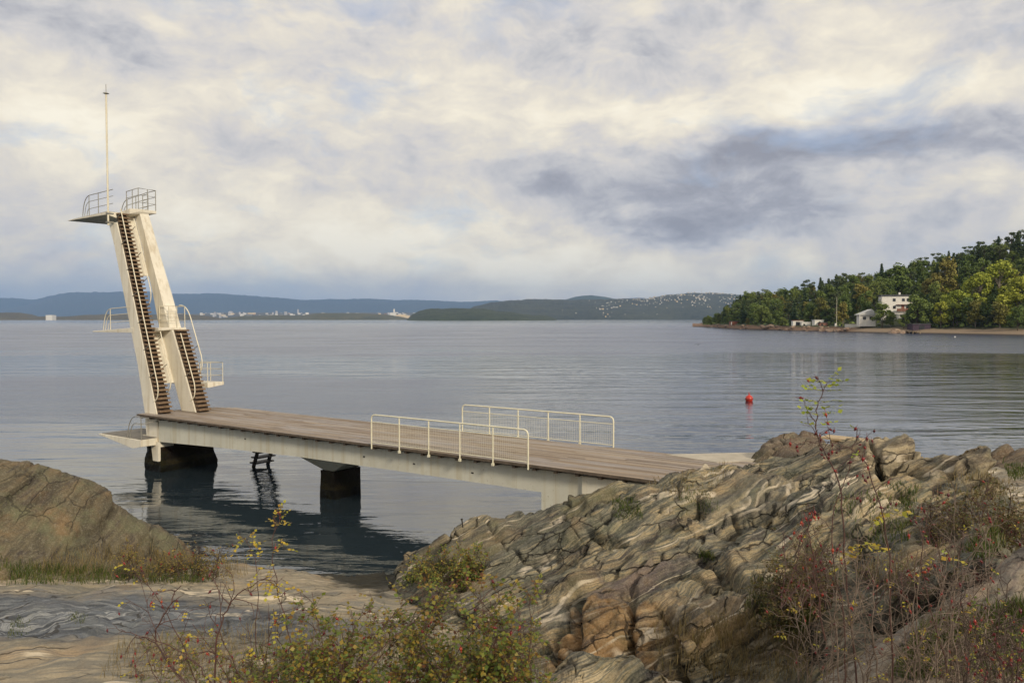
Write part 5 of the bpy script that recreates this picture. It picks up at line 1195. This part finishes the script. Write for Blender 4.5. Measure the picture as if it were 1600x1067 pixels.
# 5 big bare thicket on the right
b=Bush(rose,'tangled bare rose thicket with many red hips covering the rock at the lower right','bush',PD(1390,1160,5.6),'stem_grey','rose_yellow',.022,21,1.1)
b.fill(42,(1230,1570,770,1030),(1250,1560,1110),5.7,.6,r=.0052,twigs=11,tl=.28,depth=1,leafp=.010,hipp=.16)
for (x,y) in ((1345,846),(1352,852),(1338,850),(1390,797),(1384,800),(1462,868)):
    for s_ in (-1,1): b.leaf(PD(x,y,5.4),np.array([s_,-.2,-.3+.3*s_]),7,.042)
for x in (1305,1365,1425,1432,1490): b.cane([PD(x+12,1100,5.2),PD(x,980,5.2),PD(x+8,860,5.2)],.006,6,.25,1,.01,.2,.3)
b.done(100)
b=Bush(rose,'dark rose twigs with bright red hips reaching in at the lower right corner','bush',PD(1560,1150,4.4),'stem_dark','rose_green',.018,23,1.1)
b.fill(13,(1490,1620,900,1040),(1500,1620,1110),4.5,.3,r=.0045,twigs=9,tl=.22,depth=1,leafp=.05,hipp=.45)
b.done(70)
b=Bush(rose,'red-brown twiggy rose bush with hips in the hollow behind the big thicket','bush',PD(1430,900,8.2),'stem_red','rose_brown',.024,25,1.5)
b.fill(27,(1210,1590,790,930),(1220,1590,950),8.1,.6,r=.0055,twigs=9,tl=.30,depth=1,leafp=.10,hipp=.22)
b.done(100)
b=Bush('shrub','low dark green shrub in the hollow of the big rock left of the thicket','shrub',PD(1240,930,9.2),'stem_dark','rose_brown',.03,27,1.4)
b.fill(22,(1190,1310,850,950),(1190,1310,960),9.2,.4,r=.005,twigs=9,tl=.26,depth=1,leafp=.45,hipp=.06)
b.done(20)
b=Bush('shrub','olive and rust coloured scrub on the rock near the right edge','shrub',PD(1540,830,9.6),'stem_red','rose_brown',.035,29,1.5)
b.fill(26,(1450,1600,745,840),(1450,1610,850),9.8,.6,r=.006,twigs=8,tl=.3,depth=1,leafp=.2,hipp=.12)
b.done(40)
b=Bush('shrub','small yellow-green shrub at the waterside foot of the big rock','shrub',PD(700,905,13.8),'stem_dark','rose_green',.045,31,1.5)
b.fill(14,(610,760,848,905),(620,760,915),13.9,.5,r=.007,twigs=7,tl=.28,depth=1,leafp=.4,hipp=.03)
b.done(10)
# ---- grass
def grass(name,label,mat,patches,seed):
    rg=np.random.default_rng(seed); V_=[];n=0
    for (poly,cnt,hh,wd,lean) in patches:
        P_=np.array(poly,float); x0,y0=P_.min(0); x1,y1=P_.max(0); k=0; tries=0
        cl=[(rg.uniform(x0,x1),rg.uniform(y0,y1)) for _ in range(max(3,cnt//60))]
        while k<cnt and tries<cnt*5:
            tries+=1; c=cl[rg.integers(len(cl))]; sx_=(x1-x0)*.10+6; sy_=(y1-y0)*.10+3
            x=c[0]+rg.normal()*sx_; y=c[1]+rg.normal()*sy_
            ins=False; j=len(P_)-1
            for i in range(len(P_)):
                if (P_[i,1]>y)!=(P_[j,1]>y) and x<(P_[j,0]-P_[i,0])*(y-P_[i,1])/(P_[j,1]-P_[i,1])+P_[i,0]: ins=not ins
                j=i
            if not ins: continue
            h_=hit(x,y) if y<1064 else None
            if y>=1064: 
                g=PD(x,1064,7.5); h_=hit(x,1060)
            if h_ is None: continue
            k+=1; L=hh*rg.uniform(.45,1.25); a=rg.uniform(0,6.28); d=np.array([math.cos(a),math.sin(a),0])*lean*L*rg.uniform(.2,1.); w_=np.array([-math.sin(a+.7),math.cos(a+.7),0])*wd
            p=h_-[0,0,.01]; m_=p+d*.35+[0,0,L*.6]; t_=p+d+[0,0,L*.95]
            V_+=[p-w_,p+w_,m_+w_*.7,m_-w_*.7, m_-w_*.7,m_+w_*.7,t_+w_*.12,t_-w_*.12]
    v=np.array(V_); o=link(name,npmesh(name,v,np.arange(len(v)).reshape(-1,4),False),M[mat]); tag(o,label,kind='stuff'); return o
G=[([(-5,872),(60,885),(180,895),(310,885),(345,900),(320,912),(0,915)],1700,.17,.006,.7),
   ([(1440,975),(1620,940),(1620,1075),(1380,1075)],2600,.13,.004,.6),
   ([(955,782),(1000,778),(1005,812),(960,815)],500,.10,.005,.5),([(1058,762),(1115,745),(1125,800),(1065,810)],420,.08,.005,.5),
   ([(1095,855),(1120,880),(1090,880)],160,.1,.004,.5),([(1180,900),(1290,930),(1250,1005),(1160,960)],1600,.13,.005,.6),([(1565,725),(1640,725),(1640,750),(1580,752)],700,.12,.008,.4),
   ([(430,1000),(830,1000),(850,1075),(300,1075)],1500,.16,.004,.6),([(1300,780),(1440,760),(1420,850),(1310,860)],700,.12,.006,.6),([(20,965),(60,955),(70,985),(10,1000)],220,.05,.004,.5),([(105,955),(140,960),(130,978),(100,975)],120,.05,.004,.5),
   ([(1500,860),(1600,800),(1600,840),(1520,890)],700,.12,.005,.6),([(660,880),(760,890),(700,920),(620,915)],500,.16,.006,.5)]
grass('grass','green grass tufts growing in the hollows between the rocks','grass_green',G,41)
D=[([(330,850),(560,870),(560,905),(330,905)],130,.42,.004,.5),([(80,860),(200,860),(330,880),(330,905),(60,905)],900,.26,.004,.6),
   ([(180,1010),(560,960),(860,1010),(860,1075),(150,1075)],2600,.20,.0028,.7),([(1020,985),(1180,960),(1260,1000),(1270,1075),(1040,1075)],1700,.20,.003,.8),
   ([(1180,900),(1300,920),(1260,1005),(1160,960)],500,.14,.003,.8),([(1300,860),(1440,830),(1500,880),(1350,960)],350,.14,.004,.8),([(1010,700),(1100,712),(1080,790),(1010,770)],200,.12,.004,.8),([(1060,745),(1150,725),(1120,780),(1060,790)],350,.10,.004,.7),
   ([(1440,720),(1590,760),(1590,850),(1450,840)],600,.14,.005,.8)]
grass('dry_grass','dry tan grass stalks among the bushes and rock cracks','grass_dry',D,43)
